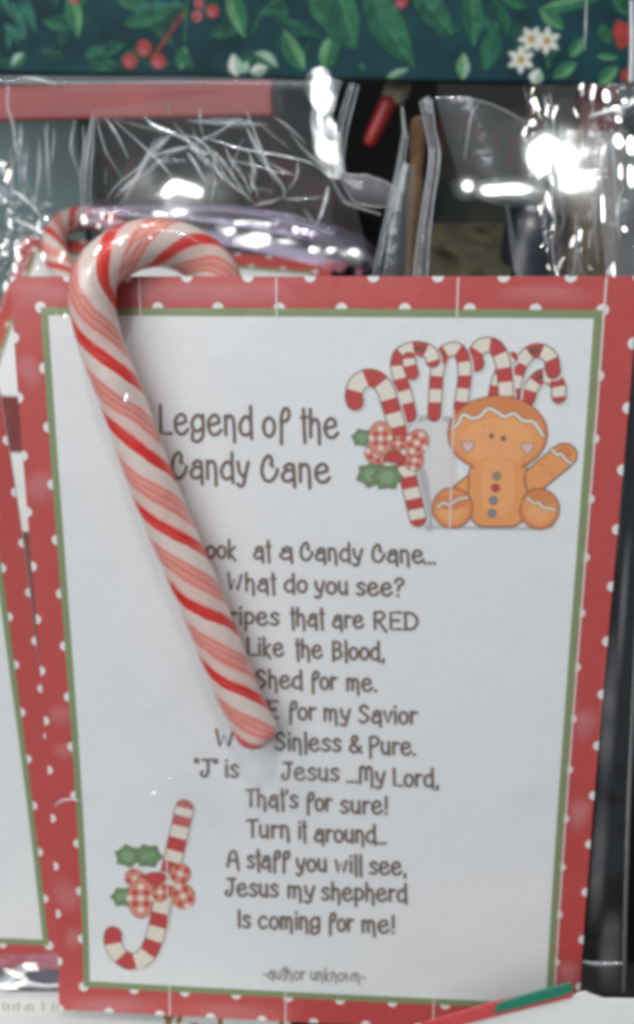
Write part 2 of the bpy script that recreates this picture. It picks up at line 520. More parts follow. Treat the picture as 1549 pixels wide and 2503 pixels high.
# --- drawing of canes, mug and gingerbread (coordinates of an enlarged crop of the photo)
class Draw:
    def __init__(self, ox, oy, k):
        self.ox, self.oy, self.k = ox, oy, k
        self.pr = Print(); self.pr.h = 9e-5
        a = np.array(card_uv(ox, oy)); b = np.array(card_uv(ox + 500 * k, oy))
        self.unit = np.linalg.norm(b - a) / 500
    def m(self, p):
        return card_uv(self.ox + p[0] * self.k, self.oy + p[1] * self.k)
    def poly(self, pts, key, smooth=True, outline=None, ow=7):
        if smooth:
            pts = catmull(pts, 5, True)
        if outline:
            c = np.mean(pts, axis=0)
            big = []
            n = len(pts)
            for i in range(n):
                t = np.array(pts[(i + 1) % n]) - np.array(pts[i - 1])
                nn = np.array([t[1], -t[0]]) / max(np.linalg.norm(t), 1e-9)
                if np.dot(nn, np.array(pts[i]) - c) < 0:
                    nn = -nn
                big.append(np.array(pts[i]) + nn * ow)
            self.pr.poly([self.m(p) for p in big], outline)
        self.pr.poly([self.m(p) for p in pts], key)
    def ell(self, c, rx, ry, key, outline=None, ow=7, rot=0, n=28):
        cr, sr = math.cos(math.radians(rot)), math.sin(math.radians(rot))
        def ring(a, b):
            return [(c[0] + a * math.cos(t) * cr - b * math.sin(t) * sr, c[1] + a * math.cos(t) * sr + b * math.sin(t) * cr) for t in [2 * math.pi * k / n for k in range(n)]]
        if outline:
            self.pr.poly([self.m(p) for p in ring(rx + ow, ry + ow)], outline)
        self.pr.poly([self.m(p) for p in ring(rx, ry)], key)
    def line(self, pts, w, key, smooth=True, caps=True):
        pts = catmull(pts, 6) if smooth else pts
        self.pr.stroke([self.m(p) for p in pts], w * self.unit, key, caps)
    def cane(self, pts, w, bands, first='candyred', caps=True, ow=12):
        pts = catmull(pts, 12)
        q = [np.array(self.m(p)) for p in pts]
        self.pr.stroke([np.array(self.m((p[0] + ow * 0.7, p[1] + ow * 0.5))) for p in pts], (w + ow * 1.2) * self.unit, 'mug', caps)
        self.pr.stroke(q, (w + ow) * self.unit, 'outline', caps)
        self.pr.stroke(q, w * self.unit, first, caps)
        d = [0.0]
        for i in range(1, len(q)):
            d.append(d[-1] + np.linalg.norm(q[i] - q[i - 1]))
        tot = d[-1]
        other = 'cream' if first == 'candyred' else 'candyred'
        def at(s):
            i = max(1, min(len(d) - 1, int(np.searchsorted(d, s))))
            t = (s - d[i - 1]) / max(d[i] - d[i - 1], 1e-12)
            return q[i - 1] + (q[i] - q[i - 1]) * t
        for k in range(1, len(bands) - 1, 2):
            s0, s1 = bands[k] * tot, bands[k + 1] * tot
            self.pr.stroke([at(s0 + (s1 - s0) * t / 8) for t in range(9)], w * self.unit, other, False)

def even(n):
    return [k / n for k in range(n + 1)]

def holly(d, c, r, rot, key='leaf'):
    pts = []
    n = 6
    for k in range(2 * n):
        a = math.radians(rot) + math.pi * k / n
        rr = r * (1.0 if k % 2 == 0 else 0.76)
        pts.append((c[0] + rr * math.cos(a), c[1] + rr * 0.85 * math.sin(a)))
    d.poly(pts, key, False, 'outline', 4)
    d.ell(c, r * 0.5, r * 0.42, 'leaf_hi', rot=rot)

def check(d, c, rx, ry, rot, step):
    """salmon gingham cloth: pale and red squares inside an oval of ribbon"""
    rx, ry, step = rx * 1.1, ry * 1.1, step * 1.06
    d.ell(c, rx, ry, 'salmon', 'outline', 3.5, rot)
    cr, sr = math.cos(math.radians(rot)), math.sin(math.radians(rot))
    n = int(max(rx, ry) / step) + 1
    for i in range(-n, n + 1):
        for j in range(-n, n + 1):
            x, y = i * step, j * step
            if (x / rx) ** 2 + (y / ry) ** 2 > 0.80 or (i + j) % 2:
                continue
            key = 'cream' if i % 2 == 0 else 'candyred'
            p = (c[0] + x * cr - y * sr, c[1] + x * sr + y * cr)
            d.ell(p, step * 0.66, step * 0.66, key, n=4, rot=rot + 45)

d = Draw(800, 780, 0.4954)
d.poly([(372, 478), (605, 478), (640, 760), (660, 1024), (478, 1024), (420, 740)], 'mug', False)
d.poly([(374, 480), (604, 480), (600, 520), (560, 500), (420, 520), (392, 600), (380, 520)], 'mugdark', True)
d.poly([(440, 740), (490, 760), (520, 1020), (476, 1022), (450, 860)], 'mugdark', True)
d.line([(470, 1024), (600, 1028), (1000, 1032), (1110, 1022)], 14, 'mugdark', True)
d.cane([(985, 400), (1008, 330), (1050, 284), (1098, 286), (1135, 325), (1140, 382)], 62, even(6))
d.cane([(912, 400), (925, 300), (955, 215), (1000, 165), (1052, 158), (1098, 190), (1112, 260)], 62, even(7))
d.cane([(818, 380), (836, 300), (868, 235), (910, 190)], 46, even(4))
d.cane([(735, 222), (728, 180), (748, 140), (785, 126), (828, 140), (858, 195), (872, 270), (880, 380)], 66, even(6))
d.cane([(650, 470), (668, 350), (676, 270), (668, 195), (640, 150), (596, 152), (562, 185), (540, 260), (532, 370), (526, 474)], 58, even(11))
d.cane([(405, 476), (384, 380), (358, 290), (345, 225), (360, 175), (405, 150), (455, 146), (505, 165), (520, 205)], 62, even(8))
d.cane([(418, 268), (404, 225), (402, 195)], 58, [0, .55, 1.0])
d.cane([(136, 408), (130, 370), (148, 318), (196, 290), (246, 300), (284, 345), (310, 420), (342, 530), (372, 660), (400, 790), (424, 890), (446, 985)], 80, [0, .06, .15, .24, .335, .41, .485, .565, .64, .70, .76, .825, .885, .945, 1])
# holly, bow and berries
holly(d, (170, 584), 52, 10)
holly(d, (214, 768), 74, 40)
holly(d, (294, 778), 78, 0)
check(d, (428, 695), 42, 48, 10, 20)
check(d, (240, 668), 52, 42, 25, 21)
check(d, (262, 588), 55, 76, 0, 22)
check(d, (440, 610), 50, 62, 30, 22)
check(d, (348, 612), 30, 34, 0, 17)
d.poly([(275, 690), (330, 645), (385, 690), (340, 706)], 'candyred', True, 'outline', 4)
# gingerbread figure
d.line([(1000, 808), (1165, 672)], 134, 'outline', False)
d.line([(1000, 808), (1165, 672)], 120, 'ginger', False)
d.poly([(720, 770), (660, 800), (615, 850), (640, 930), (720, 900)], 'ginger', True, 'outline')
d.poly([(725, 720), (700, 830), (698, 910), (730, 1006), (830, 1020), (945, 1004), (985, 890), (965, 790), (960, 720)], 'ginger', True, 'outline')
d.ell((616, 930), 98, 98, 'ginger_dark', 'outline', 5)
d.ell((614, 930), 84, 84, 'ginger')
d.ell((608, 945), 58, 52, 'ginger_hi')
d.ell((1044, 936), 96, 98, 'ginger_dark', 'outline', 5)
d.ell((1044, 936), 82, 84, 'ginger')
d.ell((1038, 950), 56, 52, 'ginger_hi')
d.ell((838, 566), 244, 186, 'ginger_dark', 'outline', 5)
d.ell((838, 570), 226, 168, 'ginger')
d.ell((838, 600), 176, 112, 'ginger_hi')
d.poly([(742, 690), (935, 694), (950, 760), (958, 880), (900, 990), (780, 990), (722, 900), (728, 770)], 'ginger', True)
d.poly([(780, 700), (900, 700), (920, 800), (915, 900), (880, 960), (790, 960), (756, 880), (760, 780)], 'ginger_hi', True)
d.poly([(640, 480), (700, 420), (800, 390), (900, 396), (990, 430), (1050, 500), (1010, 498), (960, 490), (920, 456), (870, 470), (830, 446), (790, 432), (750, 470), (710, 480), (672, 462)], 'ginger_dark', False)
d.ell((610, 900), 80, 40, 'ginger_dark')
d.ell((1056, 880), 62, 34, 'ginger_dark', rot=20)
d.ell((1172, 650), 40, 30, 'ginger_dark', rot=30)
def icing(pts, w):
    d.line(pts, w + 8, 'outline'); d.line(pts, w, 'icing')
icing([(616, 540), (645, 512), (668, 470), (710, 488), (750, 480), (790, 442), (832, 456), (872, 480), (920, 466), (962, 500), (1012, 506), (1042, 545), (1062, 574)], 15)
icing([(1102, 640), (1130, 668), (1150, 664), (1172, 692), (1200, 712)], 12)
icing([(542, 926), (572, 906), (602, 916), (642, 888), (690, 880)], 12)
icing([(984, 880), (1012, 906), (1040, 904), (1062, 930), (1092, 930), (1120, 942)], 12)
def heart(c, s):
    pts = [(0, .9), (-.9, -.1), (-.8, -.7), (-.3, -.8), (0, -.35), (.3, -.8), (.8, -.7), (.9, -.1)]
    d.poly([(c[0] + s * a, c[1] + s * b) for a, b in pts], 'heart', True, 'outline', 4)
heart((692, 628), 30); heart((985, 636), 30)
for p in ((808, 576), (866, 588)):
    d.ell(p, 13, 13, 'brown')
for p, kx in (((834, 774), 'greygreen'), ((828, 832), 'candyred'), ((817, 894), 'bluegrey'), ((811, 956), 'bluegrey')):
    d.ell(p, 18, 18, kx, 'outline', 4)
d.pr.build('gingerbread_drawing', main_map, card)

d = Draw(150, 1900, 0.2976)
d.cane([(428, 1290), (426, 1360), (462, 1440), (540, 1502), (630, 1506), (712, 1440), (762, 1330), (800, 1180), (840, 1000), (880, 830), (925, 640), (962, 480), (995, 330), (1012, 250)], 138,
       [0, .045, .115, .185, .26, .33, .40, .47, .56, .615, .67, .73, .785, .85, .91, .96, 1.0], ow=16)
holly(d, (550, 645), 116, 20)
holly(d, (716, 645), 122, 5)
holly(d, (505, 980), 102, 0)
check(d, (978, 790), 78, 76, 20, 40)
check(d, (610, 830), 80, 66, 30, 40)
check(d, (1000, 975), 88, 96, -25, 42)
check(d, (655, 990), 98, 152, 0, 44)
check(d, (812, 940), 58, 74, 0, 36)
d.poly([(690, 800), (800, 780), (870, 820), (800, 880), (720, 860)], 'candyred', True, 'outline', 6)
d.pr.build('bow_and_cane_drawing', main_map, card)

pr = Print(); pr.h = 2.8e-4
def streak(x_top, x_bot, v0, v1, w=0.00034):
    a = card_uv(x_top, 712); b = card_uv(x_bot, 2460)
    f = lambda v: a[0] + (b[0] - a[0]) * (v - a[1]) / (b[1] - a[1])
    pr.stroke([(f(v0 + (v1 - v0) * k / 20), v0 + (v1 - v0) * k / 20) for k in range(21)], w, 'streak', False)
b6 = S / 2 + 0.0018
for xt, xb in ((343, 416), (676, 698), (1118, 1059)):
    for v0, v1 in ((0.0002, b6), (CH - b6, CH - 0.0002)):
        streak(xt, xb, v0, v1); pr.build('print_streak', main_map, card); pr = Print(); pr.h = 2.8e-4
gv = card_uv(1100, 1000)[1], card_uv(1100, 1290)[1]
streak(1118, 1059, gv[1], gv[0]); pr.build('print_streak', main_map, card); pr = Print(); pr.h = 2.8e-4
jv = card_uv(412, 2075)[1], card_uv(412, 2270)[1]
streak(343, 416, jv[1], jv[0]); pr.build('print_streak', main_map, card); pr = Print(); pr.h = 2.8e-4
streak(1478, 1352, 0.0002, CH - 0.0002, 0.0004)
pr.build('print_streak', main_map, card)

# ------------------------------------------------------------------ candy canes
def candy_material():
    m, nt, b = new_mat('striped_candy')
    uv = nt.nodes.new('ShaderNodeUVMap')
    sep = nt.nodes.new('ShaderNodeSeparateXYZ')
    nt.links.new(uv.outputs[0], sep.inputs[0])
    no = nt.nodes.new('ShaderNodeTexNoise')
    tc = nt.nodes.new('ShaderNodeTexCoord')
    nt.links.new(tc.outputs['Object'], no.inputs['Vector'])
    no.inputs['Scale'].default_value = 95
    no.inputs['Detail'].default_value = 5
    ma = nt.nodes.new('ShaderNodeMath'); ma.operation = 'MULTIPLY_ADD'
    ma.inputs[1].default_value = 2.0
    nt.links.new(sep.outputs[0], ma.inputs[0])
    nt.links.new(sep.outputs[1], ma.inputs[2])
    mb = nt.nodes.new('ShaderNodeMath'); mb.operation = 'MULTIPLY_ADD'
    mb.inputs[1].default_value = 0.17
    nt.links.new(no.outputs['Fac'], mb.inputs[0]); nt.links.new(ma.outputs[0], mb.inputs[2])
    cx = nt.nodes.new('ShaderNodeCombineXYZ')
    sc1 = nt.nodes.new('ShaderNodeMath'); sc1.operation = 'MULTIPLY'; sc1.inputs[1].default_value = 9.0
    nt.links.new(ma.outputs[0], sc1.inputs[0]); nt.links.new(sc1.outputs[0], cx.inputs[0]); nt.links.new(sep.outputs[1], cx.inputs[1])
    ns = nt.nodes.new('ShaderNodeTexNoise'); ns.inputs['Scale'].default_value = 1.0; ns.inputs['Detail'].default_value = 5; ns.inputs['Roughness'].default_value = 0.65
    nt.links.new(cx.outputs[0], ns.inputs['Vector'])
    mc = nt.nodes.new('ShaderNodeMath'); mc.operation = 'MULTIPLY_ADD'; mc.inputs[1].default_value = 0.10
    nt.links.new(ns.outputs['Fac'], mc.inputs[0]); nt.links.new(mb.outputs[0], mc.inputs[2])
    fr = nt.nodes.new('ShaderNodeMath'); fr.operation = 'FRACT'
    nt.links.new(mc.outputs[0], fr.inputs[0])
    cr = nt.nodes.new('ShaderNodeValToRGB')
    W, Rr, T, K = (0.72, 0.61, 0.57), (0.66, 0.016, 0.010), (0.71, 0.20, 0.165), (0.73, 0.33, 0.285)
    stops = [(0.0, W), (0.025, Rr), (0.205, Rr), (0.235, (0.74, 0.42, 0.38)), (0.28, (0.73, 0.56, 0.52)), (0.41, (0.73, 0.53, 0.49)), (0.455, T), (0.49, T), (0.515, K), (0.555, K), (0.58, T), (0.61, T), (0.635, K), (0.67, K), (0.69, T), (0.715, T), (0.75, (0.75, 0.55, 0.52)), (0.80, W)]
    el = cr.color_ramp.elements
    el[0].position = 0; el[0].color = (*W, 1)
    el[1].position = 1; el[1].color = (*W, 1)
    for p, c in stops[1:]:
        e = el.new(p); e.color = (*c, 1)
    nt.links.new(fr.outputs[0], cr.inputs[0])
    rs = nt.nodes.new('ShaderNodeMapRange'); rs.inputs[1].default_value = 0.48; rs.inputs[2].default_value = 0.72; rs.inputs[3].default_value = 0.0; rs.inputs[4].default_value = 0.32
    nt.links.new(ns.outputs['Fac'], rs.inputs[0])
    mixc = nt.nodes.new('ShaderNodeMix'); mixc.data_type = 'RGBA'
    nt.links.new(rs.outputs[0], mixc.inputs['Factor']); nt.links.new(cr.outputs[0], mixc.inputs['A'])
    mixc.inputs['B'].default_value = (0.73, 0.36, 0.32, 1)
    nt.links.new(mixc.outputs['Result'], b.inputs['Base Color'])
    b.inputs['Subsurface Weight'].default_value = 0.25
    b.inputs['Subsurface Radius'].default_value = (0.003, 0.0012, 0.0010)
    b.inputs['Subsurface Scale'].default_value = 0.35
    b.inputs['Roughness'].default_value = 0.34
    b.inputs['Coat Weight'].default_value = 0.9
    b.inputs['Coat Roughness'].default_value = 0.12
    n2 = nt.nodes.new('ShaderNodeTexNoise'); n2.inputs['Scale'].default_value = 420; n2.inputs['Detail'].default_value = 4
    nt.links.new(tc.outputs['Object'], n2.inputs['Vector'])
    bp = nt.nodes.new('ShaderNodeBump'); bp.inputs['Distance'].default_value = 0.00022; bp.inputs['Strength'].default_value = 1
    nt.links.new(n2.outputs['Fac'], bp.inputs['Height'])
    nt.links.new(bp.outputs[0], b.inputs['Normal']); nt.links.new(bp.outputs[0], b.inputs['Coat Normal'])
    return m
M['candy'] = candy_material()

def tube(name, pts, radius, mat, parent=None, spacing=0.0187, phase=0.0, seg=40, n=10, sign=1, round_ends=True):
    pts = catmull(pts, n)
    pts = [Vector(p) for p in pts]
    N = len(pts)
    tang = []
    for i in range(N):
        t = pts[min(i + 1, N - 1)] - pts[max(i - 1, 0)]
        tang.append(t.normalized())
    u = Vector((0, 1, 0)); u = (u - tang[0] * u.dot(tang[0])).normalized()
    rings, lens, L = [], [], 0.0
    if round_ends:
        cap = [(-1.0, 0.02), (-0.97, 0.26), (-0.87, 0.5), (-0.7, 0.72), (-0.5, 0.87), (-0.26, 0.97)]
    else:
        cap = []
    for (a, r) in cap:
        rings.append((pts[0] + tang[0] * a * radius(0.0) * 0.8, tang[0].copy(), u.copy(), r * radius(0.0))); lens.append(a * radius(0.0))
    for i in range(N):
        if i:
            L += (pts[i] - pts[i - 1]).length
            u = (u - tang[i] * u.dot(tang[i])).normalized()
        rings.append((pts[i], tang[i], u.copy(), radius(i / (N - 1)))); lens.append(L)
    for (a, r) in cap[::-1]:
        rings.append((pts[-1] - tang[-1] * a * radius(1.0) * 0.8, tang[-1], u.copy(), r * radius(1.0))); lens.append(L - a * radius(1.0))
    bm = bmesh.new()
    uvl = bm.loops.layers.uv.new('UVMap')
    vv = []
    for (c, t, uu, r) in rings:
        w = t.cross(uu)
        vv.append([bm.verts.new(c + (uu * math.cos(2 * math.pi * k / seg) + w * math.sin(2 * math.pi * k / seg)) * r) for k in range(seg)])
    for i in range(len(vv) - 1):
        for k in range(seg):
            k2 = (k + 1) % seg
            f = bm.faces.new((vv[i][k], vv[i][k2], vv[i + 1][k2], vv[i + 1][k]))
            for lo, (ii, kk) in zip(f.loops, ((i, k), (i, k + 1), (i + 1, k + 1), (i + 1, k))):
                lo[uvl].uv = (sign * kk / seg, lens[ii] / spacing + phase)
    bm.faces.new(vv[0][::-1]); bm.faces.new(vv[-1])
    bmesh.ops.recalc_face_normals(bm, faces=bm.faces[:])
    return from_bm(name, bm, [mat], parent)

CANE = [(626, 1786, -.0050), (584, 1700, -.0050), (544, 1600, -.0051), (504, 1500, -.0051), (463, 1400, -.0053), (420, 1300, -.0053), (379, 1200, -.0056), (342, 1100, -.0056),
        (311, 1010, -.0056), (281, 930, -.0062), (250, 850, -.0064), (233, 785, -.0068), (226, 725, -.007), (233, 678, -.0066), (262, 640, -.005), (312, 608, -.0025), (372, 594, .0005),
        (436, 602, .0036), (488, 630, .0058), (524, 668, .0066), (545, 722, .0068)]
pts = []
for (px, py, dy) in CANE:
    q = P(px, py, 0.0)
    y = bow(q.x, min(q.z, CH)) + dy
    pts.append(P(px, py, y))
cane = tube('candy_cane', pts, lambda t: 0.00485 + 0.0002 * math.sin(9 * t), M['candy'], sign=1, phase=0.19)
tag(cane, 'whole red and white striped candy cane hooked over the top of the large poem card', 'candy cane', 'candy canes hooked over cards')

# ------------------------------------------------------------------ cards behind
C_A = Vector((-0.07780836, 0.20259564, 0.18916698)); C_B = Vector((0.0487824, 0.20259564, 0.17897982))
C_AB = (C_B - C_A) / CW
C_W = C_AB.cross(Vector((0, 1, 0))); C_W.normalize()
if C_W.z > 0: C_W = -C_W
th = math.radians(42)
C_D = C_W * math.cos(th) + Vector((0, -1, 0)) * math.sin(th)     # down along the leaning card
C_N = C_AB.normalized().cross(C_D).normalized()
if C_N.y > 0: C_N = -C_N
def lean_map(u, v, h):
    return C_A + C_AB * u + C_D * (CH - v) + C_N * (h * 1.6 + 2e-5)
card_c = empty('greeting_card', C_A + C_D * CH + C_AB * CW / 2)
tag(card_c, 'poem card leaning far back behind the large card, only its top edge and corner showing', 'greeting card', 'greeting cards with polka dot borders')
stock_mesh('card_stock', CW, CH, lean_map, card_c)
pr = Print(); border_into(pr, CW, CH); pr.build('polka_dot_border', lean_map, card_c)
pr = Print(); frame_into(pr, CW, CH); pr.build('green_frame', lean_map, card_c)

def lean_uv(px, py):
    d = ray(px, py); n = np.array(C_N)
    t = np.dot(np.array(C_A) - CAM, n) / np.dot(d, n)
    q = Vector(CAM + d * t) - C_A
    return (q.dot(C_AB) / C_AB.length_squared, CH - q.dot(C_D))
M['maroon_ink'] = solid('maroon_ink', (0.17, 0.022, 0.018), 0.55, 0.3, 0.2, 60)
pr = Print(); pr.h = 9e-5
pr.poly([lean_uv(*p) for p in ((-30, 966), (95, 972), (110, 1108), (-30, 1104))], 'maroon_ink')
pr.build('panel_print', lean_map, card_c); pr = Print(); pr.h = 9e-5
pr.poly([lean_uv(*p) for p in ((-30, 1296), (160, 1304), (170, 1600), (-30, 1600))], 'maroon_ink')
pr.build('panel_print', lean_map, card_c)

def left_map(u, v, h):
    """card standing left of the large one, its right edge showing; turned a little and bowed backwards"""
    a = math.radians(2.2)
    vv = (v - CH / 2) / (CH / 2)
    x = -CW + u; z = v
    xr = x * math.cos(a) - z * math.sin(a); zr = x * math.sin(a) + z * math.cos(a)
    return Vector((-0.0038 + xr + 0.009 * max(0.0, 0.5 - v / CH) ** 1.5, 0.0105 + 0.0075 * (1 - vv * vv) - h, 0.0008 + zr))
card_b = empty('greeting_card', (-CW / 2, 0.0105, 0.0))
tag(card_b, 'poem card cut off by the left edge, only its red right border in view', 'greeting card', 'greeting cards with polka dot borders')
stock_mesh('card_stock', CW, CH, left_map, card_b)
pr = Print(); border_into(pr, CW, CH); pr.build('polka_dot_border', left_map, card_b)
pr = Print(); frame_into(pr, CW, CH); pr.build('green_frame', left_map, card_b)

# second candy cane, hooked over the leaning card
def on_lean(px, py, off):
    d = ray(px, py); n = np.array(C_N); a = np.array(C_A) + n * off
    t = np.dot(a - CAM, n) / np.dot(d, n)
    return Vector(CAM + d * t)
CANE2 = [(330, 900, .006), (250, 790, .006), (190, 720, .006), (152, 655, .0065), (133, 606, .007), (138, 566, .006), (170, 541, .003), (212, 534, .0), (256, 540, -.003), (290, 560, -.005), (305, 590, -.0055)]
cane2 = tube('candy_cane', [on_lean(*p) for p in CANE2], lambda t: 0.0050, M['candy'], phase=0.95)
tag(cane2, 'blurred candy cane crook peeking out behind the top left corner of the large card', 'candy cane', 'candy canes hooked over cards')

# ------------------------------------------------------------------ things round about
def box_obj(name, lo, hi, mat, parent=None, bevel=0.0008):
    bm = bmesh.new()
    bmesh.ops.create_cube(bm, size=1.0)
    for v in bm.verts:
        v.co = Vector([(lo[i] + hi[i]) / 2 + v.co[i] * (hi[i] - lo[i]) for i in range(3)])
    bmesh.ops.bevel(bm, geom=bm.edges[:], offset=bevel, segments=2, affect='EDGES', profile=0.7)
    return from_bm(name, bm, [mat], parent, False)

M['wall'] = solid('dark_backdrop', (0.018, 0.020, 0.020), 0.7, 0, 0.5, 14)
M['shelf'] = solid('dark_shelf', (0.022, 0.022, 0.024), 0.5, 0, 0.3, 30)
M['navy'] = solid('teal_navy_print', (0.006, 0.042, 0.056), 0.6, 0.0, 0.35, 70, spec=0.2)
M['box_edge'] = solid('dark_brown_edge', (0.03, 0.012, 0.010), 0.6)
M['maroon'] = solid('maroon_card', (0.30, 0.030, 0.030), 0.5, 0.3, 0.2, 40, 0.25)
M['teal'] = solid('teal_card', (0.085, 0.16, 0.16), 0.5, 0.3, 0.3, 30, 0.3)
M['black'] = solid('black_plastic', (0.007, 0.007, 0.009), 0.6, 0.0, 0.3, 30, spec=0.2)
M['olive'] = solid('olive_cloth', (0.055, 0.05, 0.026), 0.85, 0, 0.35, 120, 0.2, 0.0025, 38)
M['khaki'] = solid('khaki_paper', (0.13, 0.095, 0.055), 0.7, 0, 0.3, 60)
M['wood'] = solid('twig_bark', (0.13, 0.07, 0.03), 0.8, 0, 0.4, 180, 0.2, 0.0008, 200)
M['wax'] = solid('red_wax', (0.42, 0.022, 0.02), 0.45, 0.3, 0.15, 80)
M['brass'] = solid('pale_fittings', (0.42, 0.38, 0.27), 0.5, 0.2, 0.3, 120)

wall = box_obj('wall', (-0.8, 0.50, -0.05), (0.9, 0.52, 0.8), M['wall']); tag(wall, kind='structure')
shelf = box_obj('shelf', (-0.8, -0.10, -0.030), (0.9, 0.50, -0.012), M['shelf']); tag(shelf, kind='structure')

# gift box with holly print (upper edge of the picture)
GY = 0.180
zb = P(700, 190, GY).z
gx1 = P(1533, 120, GY).x
gift = empty('gift_box', (0.05, GY, zb))
tag(gift, 'dark green box printed with holly leaves, red berries and white flowers at the top', 'gift box')
GROT = math.atan2(P(1530, 205, GY).z - P(0, 178, GY).z, P(1530, 205, GY).x - P(0, 178, GY).x)
gc = P(0, 178, GY)
gxr = P(1533, 205, GY).x - gc.x
def gift_map(u, v, h):
    """u along the lower edge from the left side of the photo, v up"""
    c, s = math.cos(GROT), math.sin(GROT)
    return Vector((gc.x + u * c - v * s, GY - 3e-5 - h, gc.z + u * s + v * c))
bm = bmesh.new()
for (u0, u1, v0, v1, h0, h1) in ((-0.06, gxr, 0.0, 0.12, 0.0, -0.008),):
    vs = [bm.verts.new(gift_map(u, v, h)) for (u, v, h) in ((u0, v0, h0), (u1, v0, h0), (u1, v1, h0), (u0, v1, h0), (u0, v0, h1), (u1, v0, h1), (u1, v1, h1), (u0, v1, h1))]
    for q in ((0, 1, 2, 3), (5, 4, 7, 6), (3, 2, 6, 7), (1, 5, 6, 2), (4, 0, 3, 7)):
        bm.faces.new([vs[i] for i in q])
    bm.faces.new([vs[i] for i in (4, 5, 1, 0)]).material_index = 1
bmesh.ops.bevel(bm, geom=bm.edges[:], offset=0.0006, segments=2, affect='EDGES')
from_bm('box_body', bm, [M['navy'], M['box_edge']], gift, False)

M['h_dark'] = solid('leaf_deep', (0.014, 0.095, 0.060), 0.55, 0.0, 0.4, 260, spec=0.2)
M['h_mid'] = solid('leaf_mid', (0.026, 0.135, 0.072), 0.55, 0.0, 0.35, 260, spec=0.2)
M['h_light'] = solid('leaf_pale', (0.10, 0.27, 0.125), 0.55, 0.0, 0.3, 260, spec=0.2)
M['h_teal'] = solid('needle_teal', (0.030, 0.16, 0.150), 0.55, 0.0, 0.3, 260, spec=0.2)
M['h_white'] = solid('petal_white', (0.62, 0.66, 0.60), 0.55, 0.0, 0.1, 260, spec=0.2)
M['h_sage'] = solid('bud_sage', (0.27, 0.42, 0.34), 0.55, 0.0, 0.2, 260, spec=0.2)
M['h_red'] = solid('berry_red', (0.33, 0.045, 0.035), 0.5, 0.0, 0.25, 260, spec=0.2)
M['h_pink'] = solid('berry_pink', (0.36, 0.10, 0.14), 0.5, 0.0, 0.25, 260, spec=0.2)
M['h_stem'] = solid('stem_red', (0.20, 0.05, 0.05), 0.6, 0.0, 0.3, 260, spec=0.2)
M['h_gold'] = solid('stamen_gold', (0.45, 0.26, 0.06), 0.6, 0.0, 0.2, 260, spec=0.2)
def gp(px, py):
    q = P(px, py, GY); c, s = math.cos(GROT), math.sin(GROT)
    dx, dz = q.x - gc.x, q.z - gc.z
    return (dx * c + dz * s, -dx * s + dz * c)
pr = Print(); pr.h = 2e-5
def bleaf(x0, y0, x1, y1, w, key, key2=None, vein=None, bend=0.0):
    a = np.array((x0, y0), float); b = np.array((x1, y1), float)
    t = b - a; n = np.array((-t[1], t[0])) / np.linalg.norm(t)
    prof = [(0, 0), (.12, .5), (.3, .92), (.5, 1), (.7, .78), (.88, .36), (1, 0)]
    mid = [a + t * s + n * bend * math.sin(math.pi * s) for s, _ in prof]
    L = [m + n * w / 2 * h for m, (_, h) in zip(mid, prof)]
    R = [m - n * w / 2 * h for m, (_, h) in zip(mid, prof)]
    ring = catmull(L, 3) + catmull(R, 3)[::-1][1:-1]
    pr.poly([gp(*p) for p in ring], key)
    if key2:
        ring = catmull(L, 3) + catmull(mid, 3)[::-1][1:-1]
        pr.poly([gp(*p) for p in ring], key2)
    if vein:
        pr.stroke([gp(*m) for m in mid], 0.00028, vein, False)
M['h_deep'] = solid('leaf_darkest_print', (0.010, 0.062, 0.050), 0.55, 0.0, 0.4, 260, spec=0.2)  # darkest leaf ink, close to the navy ground
rg = random.Random(5)
for k in range(46):
    x, y, a, l = rg.uniform(-20, 1540), rg.uniform(-30, 170), rg.uniform(0, 6.28), rg.uniform(50, 110)
    x1, y1 = x + l * math.cos(a), y + l * math.sin(a)
    if max(y, y1) < 184:
        bleaf(x, y, x1, y1, l * rg.uniform(.3, .5), 'h_deep', rg.choice(('h_deep', 'h_dark')), None, rg.uniform(-8, 8))
for q in ((10, 60, 62, 98, 22), (30, 5, 66, 98, 24), (45, 0, 92, 82, 18), (0, -20, 30, 45, 16), (22, 60, 22, 122, 18), (60, -10, 90, 75, 16)):
    bleaf(*q, 'h_teal', 'h_mid')
bleaf(170, -20, 192, 95, 40, 'h_light', 'h_mid', 'h_dark')
bleaf(105, 48, 172, 70, 30, 'h_dark', 'h_mid')
bleaf(60, 130, 30, 165, 30, 'h_mid', 'h_sage')
bleaf(205, 140, 262, 112, 28, 'h_dark', 'h_mid')
bleaf(215, 150, 270, 172, 30, 'h_dark')
bleaf(260, -30, 420, 30, 60, 'h_dark', 'h_mid', 'h_mid')
bleaf(330, 20, 460, 12, 24, 'h_teal', 'h_mid')
bleaf(300, 60, 420, 30, 40, 'h_dark', 'h_mid')
bleaf(440, 170, 452, 112, 34, 'h_mid', 'h_light')
bleaf(470, 170, 440, 120, 26, 'h_mid')
bleaf(560, -30, 600, 95, 44, 'h_mid', 'h_light', 'h_dark')
pr.stroke([gp(*p) for p in catmull([(618, 80), (632, 45), (655, 15), (690, -5)], 5)], 0.0008, 'h_mid')
bleaf(745, 175, 692, 70, 44, 'h_mid', 'h_light', 'h_dark', -6)
bleaf(792, 172, 818, 76, 46, 'h_light', 'h_mid', 'h_dark')
bleaf(800, 40, 862, 120, 60, 'h_mid', 'h_dark', 'h_dark')
bleaf(775, -40, 800, 75, 60, 'h_dark', 'h_mid', 'h_mid')
bleaf(820, -40, 868, 118, 66, 'h_mid', 'h_dark', 'h_light')
bleaf(900, -40, 1012, 165, 84, 'h_mid', 'h_dark', 'h_light', 10)
bleaf(895, -30, 940, 90, 50, 'h_mid', 'h_dark')
